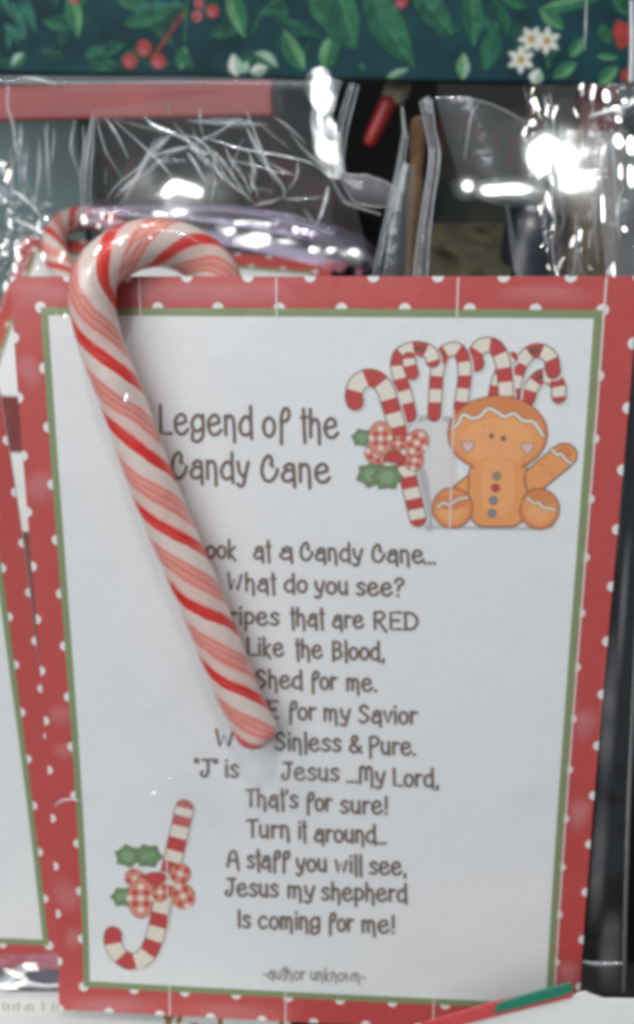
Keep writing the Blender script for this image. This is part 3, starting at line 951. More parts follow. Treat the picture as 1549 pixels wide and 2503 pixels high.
bleaf(1010, -30, 1105, 85, 66, 'h_mid', 'h_dark', 'h_light')
bleaf(1150, -40, 1158, 115, 52, 'h_mid', 'h_dark', 'h_light')
bleaf(1185, 175, 1215, 55, 48, 'h_mid', 'h_dark', 'h_teal')
bleaf(1130, 195, 1132, 128, 32, 'h_light', 'h_sage')
bleaf(880, 172, 892, 155, 20, 'h_mid')
bleaf(945, 190, 1000, 168, 18, 'h_sage', 'h_light')
bleaf(1310, 28, 1480, -10, 34, 'h_light', 'h_mid', 'h_dark')
bleaf(1320, 20, 1378, 72, 38, 'h_mid', 'h_light', 'h_dark')
bleaf(1220, -20, 1290, 20, 40, 'h_dark', 'h_mid')
bleaf(1392, 140, 1425, 90, 30, 'h_mid', 'h_light')
bleaf(1350, 190, 1410, 150, 34, 'h_mid', 'h_light', 'h_dark')
bleaf(1455, 135, 1512, 142, 18, 'h_mid', 'h_light')
bleaf(1462, 205, 1508, 160, 34, 'h_mid', 'h_light', 'h_dark')
bleaf(1466, 60, 1490, 110, 30, 'h_mid')
bleaf(1340, 170, 1338, 135, 12, 'h_mid')
bleaf(1500, -10, 1535, 40, 30, 'h_dark', 'h_mid')
for q in ((580, 188, 570, 130, 34, 'h_white', 'h_sage'), (592, 180, 606, 150, 24, 'h_sage', None), (622, 130, 680, 165, 40, 'h_sage', 'h_mid'), (612, 178, 655, 165, 30, 'h_white', 'h_sage'), (1302, 205, 1318, 168, 34, 'h_white', 'h_sage')):
    bleaf(*q)
pr.stroke([gp(*p) for p in [(378, 135), (420, 75), (455, 28)]], 0.0014, 'h_stem')
pr.stroke([gp(*p) for p in [(452, 100), (455, 28), (460, -10)]], 0.0009, 'h_mid')
for (x, y, r, kx) in ((352, 118, 19, 'h_red'), (318, 150, 18, 'h_red'), (387, 150, 18, 'h_red'), (519, 28, 15, 'h_red'), (482, 40, 13, 'h_pink'), (487, 8, 12, 'h_pink'), (182, -6, 14, 'h_red'), (980, 4, 16, 'h_red')):
    c = gp(x, y); rr = abs(gp(x + r, y)[0] - c[0])
    pr.disc(c, rr, kx, 18); pr.disc((c[0] - rr * .2, c[1] - rr * .3), rr * .5, 'h_pink' if kx == 'h_red' else 'h_red', 12)
for q in ((1505, 50, 1535, 110, 44), (1512, 120, 1538, 60, 40), (1522, 200, 1534, 165, 26)):
    bleaf(*q, 'h_red')
for (cx, cy, rr0) in ((1298, 96, 34), (1335, 100, 36), (1272, 146, 36)):
    for k in range(6):
        a = math.radians(60 * k + 20 + cx)
        bleaf(cx + 4 * math.cos(a), cy + 4 * math.sin(a), cx + rr0 * math.cos(a), cy + rr0 * math.sin(a), 17, 'h_white')
    c = gp(cx, cy); pr.disc(c, abs(gp(cx + 9, cy)[0] - c[0]), 'h_gold', 10)
o = pr.build('holly_print', gift_map, gift)

# maroon box lying under the gift box
def px_box(name, x0, y0, x1, y1, ynear, depth, mat, label, cat, group=None, down_to=None):
    a, b = P(x0, y0, ynear), P(x1, y1, ynear)
    zlo = b.z if down_to is None else down_to
    o = box_obj(name, (a.x, ynear, zlo), (b.x, ynear + depth, a.z), mat)
    tag(o, label, cat, group)
    return o
px_box('carton', -150, 214, 664, 281, 0.165, 0.006, M['maroon'], 'flat maroon red carton showing below the holly box on the left', 'carton')
px_box('carton', -220, 278, 212, 600, 0.24, 0.05, M['teal'], 'tall teal carton behind the cellophane at the left', 'carton', None, -0.012)
px_box('carton', 1428, 205, 1506, 318, 0.21, 0.03, M['maroon'], 'narrow dark red carton behind crinkled cellophane in the top right', 'carton')
px_box('carton', 1405, 318, 1488, 900, 0.20, 0.03, M['khaki'], 'brown paper carton standing behind the crinkled cellophane', 'carton', None, -0.012)
px_box('carton', 1395, 962, 1640, 2500, 0.045, 0.06, M['black'], 'black carton filling the gap right of the large card', 'carton', None, -0.012)
px_box('carton', 690, 205, 1060, 600, 0.34, 0.05, M['black'], 'black carton in the dark behind the little red candle', 'carton', None, -0.012)

def clutter_print():
    m, nt, b = new_mat('dark_patterned_print')
    tc = nt.nodes.new('ShaderNodeTexCoord')
    n = nt.nodes.new('ShaderNodeTexNoise'); n.inputs['Scale'].default_value = 34; n.inputs['Detail'].default_value = 4; n.inputs['Distortion'].default_value = 1.2
    nt.links.new(tc.outputs['Object'], n.inputs['Vector'])
    r = nt.nodes.new('ShaderNodeValToRGB')
    el = r.color_ramp.elements
    el[0].position = 0.25; el[0].color = (0.016, 0.026, 0.027, 1)
    el[1].position = 0.80; el[1].color = (0.22, 0.14, 0.07, 1)
    for p, c in ((0.42, (0.024, 0.032, 0.030)), (0.50, (0.06, 0.045, 0.03)), (0.58, (0.035, 0.05, 0.04)), (0.66, (0.16, 0.03, 0.025)), (0.72, (0.06, 0.04, 0.035))):
        e = el.new(p); e.color = (*c, 1)
    nt.links.new(n.outputs['Fac'], r.inputs['Fac']); nt.links.new(r.outputs['Color'], b.inputs['Base Color'])
    b.inputs['Roughness'].default_value = 0.6
    return m
M['clutter'] = clutter_print()
px_box('carton', 216, 283, 812, 640, 0.26, 0.05, M['clutter'], 'dark carton with brown and red pattern seen through the creased bag top', 'carton', None, -0.012)
px_box('carton', 1070, 268, 1400, 420, 0.36, 0.05, M['clutter'], 'dim patterned carton far back behind the clear film panel', 'carton', None, -0.012)

# olive cloth: a draped mound
bm = bmesh.new()
nx, nz = 40, 34
vs = [[None] * (nz + 1) for _ in range(nx + 1)]
for i in range(nx + 1):
    for j in range(nz + 1):
        px = 1040 + 210 * i / nx; py = 545 + 260 * j / nz
        f = noise.noise((px * 0.016, py * 0.02, 2.0)) * 0.010 + 0.006 * math.sin((px - py * 1.6) * 0.035)
        vs[i][j] = bm.verts.new(P(px, py, 0.20 - 0.0003 * (py - 545) + f))
for i in range(nx):
    for j in range(nz):
        bm.faces.new((vs[i][j], vs[i][j + 1], vs[i + 1][j + 1], vs[i + 1][j]))
ext = bmesh.ops.extrude_face_region(bm, geom=bm.faces[:])
for v in [g for g in ext['geom'] if isinstance(g, bmesh.types.BMVert)]:
    v.co.y += 0.006
bmesh.ops.recalc_face_normals(bm, faces=bm.faces[:])
cloth = from_bm('cloth', bm, [M['olive']])
tag(cloth, 'crumpled olive brown cloth above the top edge of the large card', 'cloth')

# dark pouch with rounded top
bm = bmesh.new()
bmesh.ops.create_uvsphere(bm, u_segments=40, v_segments=24, radius=1.0)
a = P(1215, 560, 0.17); b = P(1395, 560, 0.17)
cx = (a.x + b.x) / 2; rx = (b.x - a.x) / 2
ztop = P(1290, 478, 0.17).z
for v in bm.verts:
    x, y, z = v.co
    sgn = lambda t, p: math.copysign(abs(t) ** p, t)
    v.co = Vector((cx + rx * sgn(x, 0.6), 0.185 + 0.018 * y, ztop - 0.11 + 0.11 * sgn(z, 0.45)))
pouch = from_bm('pouch', bm, [solid('navy_satin', (0.008, 0.011, 0.022), 0.3, 0.4, 0.3, 40, 0.25, 0.002, 30)])
tag(pouch, 'dark navy pouch with rounded top behind clear cellophane', 'pouch')

# twig and little red candle
twig = tube('twig', [P(1022, 300, 0.10), P(1018, 400, 0.10), P(1012, 520, 0.10), P(1004, 700, 0.10), P(1000, 900, 0.10)], lambda t: 0.0022 + 0.0003 * math.sin(17 * t), M['wood'], seg=14)
tag(twig, 'thin brown twig standing upright between two folds of cellophane', 'twig')
candle = empty('candle', P(930, 300, 0.20))
tag(candle, 'small tilted red candle hanging below the holly box', 'candle')
tube('wax_stick', [P(948, 250, 0.20), P(930, 290, 0.20), P(912, 328, 0.20), P(904, 345, 0.20)], lambda t: 0.0033 - 0.0009 * t, M['wax'], candle, seg=20)
bm = bmesh.new()
for (cc, rr) in ((P(960, 222, 0.20), 0.0034), (P(978, 226, 0.20), 0.0036), (P(972, 236, 0.20), 0.003), (P(950, 230, 0.20), 0.0026), (P(984, 214, 0.20), 0.003)):
    bmesh.ops.create_icosphere(bm, subdivisions=2, radius=rr, matrix=Matrix.Translation(cc))
for v in bm.verts:
    v.co += Vector((noise.noise(v.co * 500), noise.noise(v.co * 500 + Vector((5, 0, 0))), noise.noise(v.co * 500 + Vector((0, 9, 0))))) * 0.0008
from_bm('clip', bm, [M['brass']], candle)

# ------------------------------------------------------------------ papers in front, at the foot of the card
M['tag_red'] = solid('tag_red_ink', (0.64, 0.085, 0.09), 0.5, 0.2, 0.1, 90)
M['tag_green'] = solid('tag_green_ink', (0.018, 0.22, 0.14), 0.5, 0.3, 0.1, 90)
M['tag_white'] = solid('tag_white_paper', (0.80, 0.83, 0.81), 0.6, 0.0, 0.02, 90)
M['gold'] = solid('gold_script_ink', (0.36, 0.15, 0.03), 0.5, 0.2, 0.2, 300)
M['pale_green'] = solid('pale_green_ink', (0.42, 0.52, 0.36), 0.6, 0.0, 0.15, 300)

def sheet_px(name, pts, mat, parent, ydepth, th=0.0006, sub=0.0):
    """paper standing upright on the plane y = ydepth(px, py) with real thickness"""
    bm = bmesh.new()
    fr = [bm.verts.new(P(x, y, ydepth(x, y))) for x, y in pts]
    f = bm.faces.new(fr)
    f.normal_update()
    if f.normal.y > 0:
        f.normal_flip()
    e = bmesh.ops.extrude_face_region(bm, geom=[f])
    for v in [g for g in e['geom'] if isinstance(g, bmesh.types.BMVert)]:
        v.co.y += th
    bmesh.ops.recalc_face_normals(bm, faces=bm.faces[:])
    return from_bm(name, bm, [mat], parent, False)

gt = empty('gift_tag', P(1300, 2560, -0.02))
tag(gt, 'white tag with red edge and green corner leaning across the lower right corner', 'gift tag')
yd = lambda x, y: -0.016 - 0.00001 * (y - 2400)
sheet_px('tag_paper', [(1010, 2560), (1125, 2503), (1220, 2480), (1400, 2437), (1412, 2431), (1430, 2427), (1452, 2436), (1475, 2444), (1600, 2446), (1600, 2560)], M['tag_white'], gt, yd)
sheet_px('red_edge', [(985, 2560), (1040, 2501), (1212, 2450), (1398, 2412), (1399, 2438), (1222, 2482), (1128, 2506), (1018, 2560)], M['tag_red'], gt, lambda x, y: yd(x, y) - 0.0008)
sheet_px('green_corner', [(1208, 2477), (1215, 2456), (1240, 2447), (1320, 2424), (1394, 2404), (1400, 2425), (1360, 2438), (1280, 2460)], M['tag_green'], gt, lambda x, y: yd(x, y) - 0.0016)

flyer = empty('flyer', (0.03, 0.0, -0.003))
tag(flyer, 'white paper with pale green print and gold script lying under the foot of the card', 'paper sheet')
def flat_pt(px, py, z=-0.0035):
    dd = ray(px, py)
    return Vector(CAM + dd * ((z - CAM[2]) / dd[2]))
bm = bmesh.new()
quad = [flat_pt(-120, 2424), flat_pt(160, 2424), flat_pt(710, 2475), flat_pt(705, 2620), flat_pt(-120, 2620)]
f = bm.faces.new([bm.verts.new(v) for v in quad])
e = bmesh.ops.extrude_face_region(bm, geom=[f])
for v in [g for g in e['geom'] if isinstance(g, bmesh.types.BMVert)]:
    v.co.z -= 0.0005
bmesh.ops.recalc_face_normals(bm, faces=bm.faces[:])
from_bm('paper', bm, [M['tag_white']], flyer, False)
pr = Print(); pr.h = 2e-5
fo = flat_pt(0, 2460)
def fl(px, py):
    q = flat_pt(px, py); return (q.x, q.y)
rnd = random.Random(3)
x = -40
while x < 330:
    hgt = rnd.uniform(14, 24)
    if rnd.random() < 0.86:
        pr.stroke([fl(x, 2472), fl(x + rnd.uniform(-2, 3), 2472 - hgt)], 0.0005, 'pale_green', False)
    x += rnd.uniform(7, 13)
for st in ([(402, 2540), (412, 2498), (430, 2478), (440, 2482), (436, 2500)], [(415, 2500), (405, 2486)], [(540, 2540), (538, 2496), (543, 2474)], [(680, 2540), (688, 2500), (692, 2480)], [(440, 2540), (470, 2505), (500, 2520)]):
    pr.stroke([fl(*p) for p in catmull(st, 4)], 0.0012, 'gold')
pr.build('script_print', lambda u, v, h: Vector((u, v, -0.0035 + h)), flyer)

# ------------------------------------------------------------------ cellophane
def half_normal(pt, lamp):
    a = (Vector(CAM) - pt).normalized(); b = (Vector(lamp) - pt).normalized()
    return (a + b).normalized()

def film_sheet(name, corners, ydepth, mat, parent, nx=60, nz=60, wr=0.0006, freq=(90, 60), seed=0.0, extra=None, edge=None):
    """a thin crumpled sheet; corners in photo pixels (top left, top right, bottom right, bottom left)"""
    bm = bmesh.new()
    A, B, C_, D = [np.array(c, float) for c in corners]
    vs = [[None] * (nz + 1) for _ in range(nx + 1)]
    for i in range(nx + 1):
        for j in range(nz + 1):
            s, t = i / nx, j / nz
            p = (A * (1 - s) + B * s) * (1 - t) + (D * (1 - s) + C_ * s) * t
            if edge:
                p = p + np.array(edge(s, t))
            y = ydepth(p[0], p[1], s, t)
            q = P(p[0], p[1], y)
            w = (noise.noise(Vector((q.x * freq[0], q.z * freq[1], seed))) + 0.5 * abs(noise.noise(Vector((q.x * freq[0] * 2.3, q.z * freq[1] * 2.3, seed + 4))))) * wr
            if extra:
                w += extra(p[0], p[1])
            q.y += w
            vs[i][j] = bm.verts.new(q)
    for i in range(nx):
        for j in range(nz):
            bm.faces.new((vs[i][j], vs[i][j + 1], vs[i + 1][j + 1], vs[i + 1][j]))
    return from_bm(name, bm, [mat], parent)

def ribbon(name, path, widths, y, mat, parent, curl=0.35, n=8, cross=6):
    """a narrow fold of film: a curved strip following a path in photo pixels; widths in pixels"""
    yf = y if callable(y) else (lambda s: y)
    pts = catmull(path, n)
    N = len(pts)
    bm = bmesh.new()
    uvl = bm.loops.layers.uv.new('UVMap')
    rows = []
    for i in range(N):
        s = i / (N - 1)
        a = pts[max(i - 1, 0)]; b = pts[min(i + 1, N - 1)]
        t = (b - a) / max(np.linalg.norm(b - a), 1e-9)
        nn = np.array((-t[1], t[0]))
        k = s * (len(widths) - 1); k0 = min(int(k), len(widths) - 2)
        w = widths[k0] + (widths[k0 + 1] - widths[k0]) * (k - k0)
        row = []
        for c in range(cross + 1):
            e = 2 * c / cross - 1
            px, py = pts[i] + nn * w / 2 * e
            yy = yf(s)
            m_per_px = (yy - CAM[1]) / F
            row.append(bm.verts.new(P(px, py, yy - (1 - e * e) * w / 2 * m_per_px * 2 * curl)))
        rows.append(row)
    for i in range(N - 1):
        for c in range(cross):
            f = bm.faces.new((rows[i][c], rows[i + 1][c], rows[i + 1][c + 1], rows[i][c + 1]))
            for lo, (ii, cc) in zip(f.loops, ((i, c), (i + 1, c), (i + 1, c + 1), (i, c + 1))):
                lo[uvl].uv = (ii / (N - 1), cc / cross)
    return from_bm(name, bm, [mat], parent)

def facet(name, px, py, y, lamp, rx, ry, parent, mat, cx=0.0, cy=0.0, seed=0.0, ripple=0.0):
    """a smooth, gently domed patch of film (curvatures cx, cy per metre) whose middle faces half way to one of the shop lamps"""
    c = P(px, py, y)
    n = half_normal(c, lamp)
    u = n.cross(Vector((0, 0, 1))).normalized(); v = u.cross(n)
    bm = bmesh.new()
    rows = []
    nr, na = 18, 48
    for i in range(nr + 1):
        r = i / nr
        row = []
        for k in range(na):
            a = 2 * math.pi * k / na
            k2 = 1 + 0.22 * noise.noise(Vector((math.cos(a) * 1.6, math.sin(a) * 1.6, seed)))
            x, z = rx * r * math.cos(a) * k2, ry * r * math.sin(a) * k2
            h = noise.noise(Vector((x * 150, z * 150, seed))) * ripple - 0.5 * cx * x * x - 0.5 * cy * z * z
            row.append(bm.verts.new(c + u * x + v * z + n * h))
            if i == 0:
                break
        rows.append(row)
    for k in range(na):
        bm.faces.new((rows[0][0], rows[1][k], rows[1][(k + 1) % na]))
    for i in range(1, nr):
        for k in range(na):
            bm.faces.new((rows[i][k], rows[i + 1][k], rows[i + 1][(k + 1) % na], rows[i][(k + 1) % na]))
    return from_bm(name, bm, [mat], parent)

def fold(path, widths, y, parent, mat='film_fold', edge=2.8, edges=(1, 1), curl=0.25):
    """a flattened pleat of film with the bright crease lines along its sides"""
    ribbon('fold', path, widths, y, M[mat], parent, curl, 8, 8)
    pts = catmull(path, 6)
    N = len(pts)
    for sgn, on in ((-1, edges[0]), (1, edges[1])):
        if not on:
            continue
        q = []
        for i in range(N):
            t = pts[min(i + 1, N - 1)] - pts[max(i - 1, 0)]
            t = t / max(np.linalg.norm(t), 1e-9)
            k = i / (N - 1) * (len(widths) - 1); k0 = min(int(k), len(widths) - 2)
            w = widths[k0] + (widths[k0 + 1] - widths[k0]) * (k - k0)
            q.append(pts[i] + np.array((-t[1], t[0])) * sgn * w / 2)
        ribbon('crease', q[::3] + [q[-1]], [edge * 0.6, edge, edge * 0.7, edge], y - 0.0008, M['film_white'], parent, 0.5, 4, 5)

# bag of the large card: the empty top flap standing up behind its upper edge
bag = empty('cellophane_bag', (CW / 2, 0.03, 0.18))
tag(bag, 'clear creased cellophane bag top rising above the large card in the middle', 'cellophane bag', 'clear cellophane bags')
film_sheet('film', [(222, 270), (790, 192), (905, 640), (222, 600)], lambda x, y, s, t: 0.058 - 0.00002 * (600 - y), M['film'], bag, 90, 70, 0.0007, (60, 45), 1.0)
CREASES = [[(200, 85), (410, 275), (480, 340), (570, 455)], [(90, 60), (120, 180), (160, 300), (250, 440)], [(150, 70), (225, 190), (290, 325)],
           [(385, 60), (440, 115), (560, 165), (700, 240), (780, 290)], [(740, 190), (850, 220), (970, 260), (1200, 298), (1400, 345), (1500, 410)], [(1015, 30), (1085, 210), (1150, 370), (1240, 500), (1245, 560)],
           [(1245, 562), (1160, 590), (1060, 612)], [(1245, 570), (1380, 572), (1500, 555)], [(790, 290), (830, 380), (880, 460), (1000, 540), (1060, 600)], [(805, 260), (880, 350), (950, 450), (1030, 580)],
           [(880, 250), (930, 340), (1000, 440), (1040, 540)], [(650, 285), (700, 350), (756, 446)], [(440, 305), (560, 270), (655, 248)], [(150, 582), (190, 520), (260, 450), (350, 380), (415, 305), (455, 235)],
           [(1330, 330), (1325, 430), (1270, 520)], [(730, 0), (732, 100), (748, 185)], [(980, 62), (900, 120), (805, 195)], [(530, 0), (545, 60)], [(150, 380), (148, 470)], [(290, 460), (270, 520), (285, 550)], [(1130, 330), (1230, 390), (1330, 430)],
           [(900, 330), (1050, 360), (1180, 400), (1290, 420)], [(1025, 400), (1060, 490), (1090, 560)], [(660, 250), (700, 275), (790, 292)], [(810, 400), (825, 470), (800, 560), (805, 620)], [(1280, 160), (1400, 300), (1510, 380)], [(1180, 60), (1300, 150), (1380, 230)]]
for k, c in enumerate(CREASES):
    path = [(200 + x * 0.3968, 260 + y * 0.3968) for x, y in c]
    w = [1.5, 5 + (k % 4) * 1.6, 6, 2]
    if k in (5, 11, 12): w = [2, 7, 8, 3]
    ribbon('crease', path, w, 0.05, M['film_white'] if k in (0, 2, 5, 11, 12, 3, 4) else M['film_crease'], bag, 0.5, 6, 5)
fold([(228, 285), (218, 360), (210, 430), (212, 520)], [6, 22, 26, 20], 0.05, bag, 'film_veil')
ribbon('fold', [(808, 190), (792, 250), (786, 300), (800, 350), (826, 396), (838, 425)], [62, 52, 56, 54, 28, 12], 0.045, M['film_white'], bag, 0.25, 8, 8)
fold([(866, 205), (850, 260), (834, 330), (828, 420)], [22, 26, 26, 18], 0.05, bag)
fold([(836, 430), (880, 460), (930, 474), (972, 482)], [16, 72, 66, 40], 0.05, bag, 'film_veil', 3.5, (1, 1), 0.10)
ribbon('crease', [(800, 400), (812, 440), (840, 490), (870, 505), (930, 524)], [4, 9, 8, 5], 0.048, M['film_crease'], bag, 0.5)
ribbon('crease', [(802, 455), (796, 490), (784, 530), (774, 552)], [4, 14, 13, 3], 0.048, M['film_white'], bag, 0.5)
ribbon('crease', [(742, 510), (760, 535), (774, 552)], [3, 7, 4], 0.048, M['film_crease'], bag, 0.5)
fold([(990, 330), (976, 420), (955, 520), (934, 620), (920, 690)], [14, 18, 22, 26, 26], 0.05, bag)
fold([(1000, 400), (985, 500), (975, 600), (968, 690)], [30, 56, 60, 60], 0.06, bag, 'film_fold', 3, (0, 0), 0.1)
ribbon('fold', [(982, 260), (986, 300), (990, 335)], [6, 10, 12], 0.05, M['film_crease'], bag, 0.4)
fold([(1040, 245), (1052, 320), (1062, 380), (1050, 470), (1035, 580), (1026, 690)], [30, 22, 24, 24, 28, 34], 0.05, bag, 'film_veil', 4.5)
ribbon('fold', [(1036, 240), (1046, 258), (1056, 278)], [26, 24, 8], 0.046, M['film_white'], bag, 0.4)
rc = random.Random(21)
NODES = [(215, 284), (300, 500), (405, 292), (492, 336), (512, 374), (620, 500), (695, 482), (600, 284), (730, 400), (440, 290), (260, 490), (560, 440), (800, 420), (350, 420), (660, 300)]
for k in range(30):
    (x0, y0), (x1, y1) = rc.sample(NODES, 2)
    if math.hypot(x1 - x0, y1 - y0) < 60 or math.hypot(x1 - x0, y1 - y0) > 300:
        continue
    t0, t1 = rc.uniform(0, .3), rc.uniform(.6, 1)
    q = [(x0 + (x1 - x0) * t + rc.uniform(-10, 10), y0 + (y1 - y0) * t + rc.uniform(-10, 10)) for t in (t0, (t0 + t1) / 2, t1)]
    ribbon('crease', q, [1.5, rc.uniform(6, 20), 1.5], 0.053, M[rc.choice(('film_crease', 'film_fold', 'film_fold'))], bag, 0.4, 6, 4)
for k in range(16):
    x = rc.uniform(20, 205); y0 = rc.uniform(290, 380); l = rc.uniform(60, 200)
    ribbon('crease', [(x, y0), (x + rc.uniform(-10, 10), y0 + l * .5), (x + rc.uniform(-16, 16), y0 + l)], [2, rc.uniform(3, 12), 2], 0.09, M[rc.choice(('film_crease', 'film_fold'))], bag, 0.35, 6, 4)
facet('smooth_patch', 438, 466, 0.050, SPOTS[0], 0.0150, 0.0130, bag, M['film_mirror'], 1.6, 6.0, 3.0, 0.00008)

facet('smooth_patch', 786, 222, 0.043, SPOTS[2], 0.0040, 0.0060, bag, M['film_mirror'], 6.0, 1.0, 5.0, 0.00004)
facet('smooth_patch', 800, 355, 0.043, SPOTS[2], 0.0040, 0.0080, bag, M['film_mirror'], 5.0, 0.4, 6.0, 0.00004)
# its margin beside and below the card
film_sheet('side_margin', [(1562, 690), (1600, 690), (1524, 2430), (1418, 2430)], lambda x, y, s, t: 0.004, M['film_side'], bag, 14, 120, 0.0016, (60, 40), 8.0)
ribbon('side_seam', [(1590, 1000), (1562, 1400), (1545, 1730), (1531, 2100), (1523, 2425)], [8, 9, 10, 10, 10], 0.002, M['film_crease'], bag, 0.4)
ribbon('crease', [(1424, 2352), (1460, 2358), (1520, 2356)], [8, 14, 8], 0.001, M['film_white'], bag, 0.4)

# rolled film over the leaning card
bag2 = empty('cellophane_bag', C_A + C_AB * 0.06)
tag(bag2, 'lilac glinting roll of cellophane along the top of the leaning card', 'cellophane bag', 'clear cellophane bags')
ribbon('rolled_film', [(215, 520), (330, 528), (450, 535), (600, 556), (740, 584), (860, 622), (905, 660)], [60, 84, 96, 104, 112, 104, 70], 0.165, M['film_lilac'], bag2, 0.55, 10, 16)
ribbon('rolled_film', [(240, 508), (400, 505), (560, 508), (700, 530), (820, 565)], [10, 16, 20, 24, 20], 0.150, M['film_lilac'], bag2, 0.6, 10, 8)
for (px, py, rx, ry, cx, cy, li) in ((430, 521, .0070, .0030, 3.0, 22, 0), (555, 560, .0040, .0030, 12, 18, 0), (640, 545, .0110, .0030, 0.2, 30, 2), (626, 584, .0080, .0040, 2.0, 12, 0), (694, 592, .0060, .0030, 3, 22, 2),
                                     (800, 608, .0060, .0030, 4, 24, 0), (858, 626, .0050, .0040, 3, 9, 2)):
    facet('glint_fold', px, py, 0.148, SPOTS[li], rx, ry, bag2, M['film_mirror'], cx, cy, px * 0.1, 0.00010)

# crumpled film in the corners: many small facets
bag3 = empty('cellophane_bag', P(1400, 450, 0.08))
tag(bag3, 'heavily crinkled sparkling cellophane bag along the upper right side', 'cellophane bag', 'clear cellophane bags')
film_sheet('crinkled_film', [(1275, 205), (1560, 200), (1575, 700), (1345, 700)], lambda x, y, s, t: 0.07 + 0.01 * math.sin(s * 7 + t * 2), M['film_crisp'], bag3, 120, 150, 0.0028, (150, 95), 21.0)
film_sheet('crinkled_film', [(1470, 200), (1580, 200), (1590, 520), (1480, 560)], lambda x, y, s, t: 0.055, M['film_crisp'], bag3, 60, 90, 0.0030, (130, 110), 33.0)
film_sheet('clear_panel', [(1062, 238), (1285, 300), (1345, 505), (1130, 470)], lambda x, y, s, t: 0.075 + 0.012 * (s - 0.5) ** 2, M['film_grey'], bag3, 40, 40, 0.0005, (50, 40), 12.0,
           edge=lambda s, t: (0, -26 * math.sin(math.pi * s) * (1 - t) - 6 * math.sin(2 * math.pi * s) * t))
ribbon('crease', [(1062, 240), (1120, 240), (1200, 256), (1285, 298)], [4, 5, 6, 6], 0.074, M['film_crease'], bag3, 0.5)
ribbon('crease', [(1168, 252), (1150, 290), (1142, 340), (1134, 390)], [4, 10, 6, 3], 0.074, M['film_crease'], bag3, 0.5)
ribbon('crease', [(1128, 462), (1180, 464), (1240, 474), (1300, 492), (1345, 512)], [5, 7, 16, 10, 5], 0.073, M['film_grey'], bag3, 0.6)
ribbon('crease', [(1238, 500), (1250, 580), (1262, 640), (1270, 690)], [6, 12, 14, 14], 0.073, M['film_grey'], bag3, 0.5)
facet('smooth_patch', 1372, 385, 0.058, SPOTS[0], 0.0180, 0.0150, bag3, M['film_mirror'], 2.6, 3.2, 9.0, 0.00008)


facet('smooth_patch', 1428, 428, 0.057, SPOTS[0], 0.0150, 0.0120, bag3, M['film_mirror'], 2.0, 2.6, 9.5, 0.00008)
facet('smooth_patch', 1340, 370, 0.056, SPOTS[0], 0.0070, 0.0060, bag3, M['film_mirror'], 4.0, 5.0, 10.5, 0.00004)
facet('smooth_patch', 1140, 457, 0.066, SPOTS[0], 0.0040, 0.0040, bag3, M['film_mirror'], 15.0, 14.0, 11.0, 0.00003)
facet('smooth_patch', 1246, 464, 0.066, SPOTS[0], 0.0090, 0.0042, bag3, M['film_mirror'], 1.5, 13.0, 12.0, 0.00004)
rc = random.Random(4)
for k in range(30):
    x = rc.choice((rc.gauss(1325, 24), rc.gauss(1450, 30), rc.uniform(1290, 1548))); y0 = rc.uniform(200, 560); l = rc.uniform(50, 190)
    xx = x + (y0 - 200) * 0.12 * (1 if x < 1400 else 0)
    ribbon('crease', [(xx, y0), (xx + rc.uniform(-8, 12), y0 + l * .5), (xx + rc.uniform(-6, 22), y0 + l)], [2, rc.uniform(3, 13), 2], 0.05, M[rc.choice(('film_crease', 'film_white', 'film_fold', 'film_veil'))], bag3, 0.5, 6, 5)
ribbon('fold', [(1490, 320), (1500, 430), (1510, 560), (1516, 690)], [90, 96, 80, 70], 0.054, M['film_veil'], bag3, 0.1, 8, 8)
ribbon('fold', [(1440, 285), (1490, 272), (1530, 262), (1560, 236)], [10, 22, 24, 20], 0.048, M['film_white'], bag3, 0.4)
ribbon('fold', [(1542, 0), (1544, 90), (1542, 200)], [14, 18, 20], 0.10, M['film_white'], bag3, 0.4)
ribbon('crease', [(1432, 0), (1430, 60), (1427, 125)], [3, 7, 2], 0.10, M['film_white'], bag3, 0.5)
rnd = random.Random(11)
SPK = bmesh.new()
def sparkle(px, py, y, lamp, a, b, rot):
    a, b = a * 0.58, b * 0.80
    c = P(px, py, y); n = half_normal(c, lamp)
    u = n.cross(Vector((math.sin(rot), 0, math.cos(rot)))).normalized(); v = u.cross(n)
    ring = [SPK.verts.new(c + u * a * math.cos(t) + v * b * math.sin(t) + n * (-0.008 * a)) for t in [2 * math.pi * k / 8 for k in range(8)]]
    cc = SPK.verts.new(c)
    for k in range(8):
        SPK.faces.new((cc, ring[k], ring[(k + 1) % 8]))
def flush(name, parent):
    global SPK
    o = from_bm(name, SPK, [M['film_spark']], parent, False)
    SPK = bmesh.new()
    return o
for k in range(44):
    t = rnd.random()
    py = 215 + 470 * t
    base = 1290 + 75 * t if rnd.random() < 0.6 else 1450 + 40 * rnd.uniform(-1, 1)
    px = base + rnd.gauss(0, 22)
    s = rnd.choice((0.0004, 0.0006, 0.0006, 0.0009, 0.0013))
    sparkle(px, py, 0.05, rnd.choice(SPOTS[:3]), s * rnd.uniform(.4, .8), s * rnd.uniform(1.4, 3.4), rnd.uniform(-.5, .5))
for (px, py, a, b) in ((1480, 235, .0016, .0022), (1510, 345, .0022, .0026), (1540, 355, .0020, .0034), (1448, 225, .001, .0028), (1500, 272, .0050, .0012), (1535, 250, .0030, .0012), (1510, 285, .0016, .0022), (1540, 430, .0014, .0042), (1515, 420, .0008, .0028),
                       (1472, 510, .0008, .0052), (1416, 575, .0008, .0022), (1498, 660, .0007, .0026), (1300, 300, .0016, .0012), (1420, 212, .0009, .0012), (1525, 560, .0012, .001)):
    sparkle(px, py, 0.048, SPOTS[2] if px > 1460 else SPOTS[0], a, b, 0.1)
flush('glinting_crinkles', bag3)

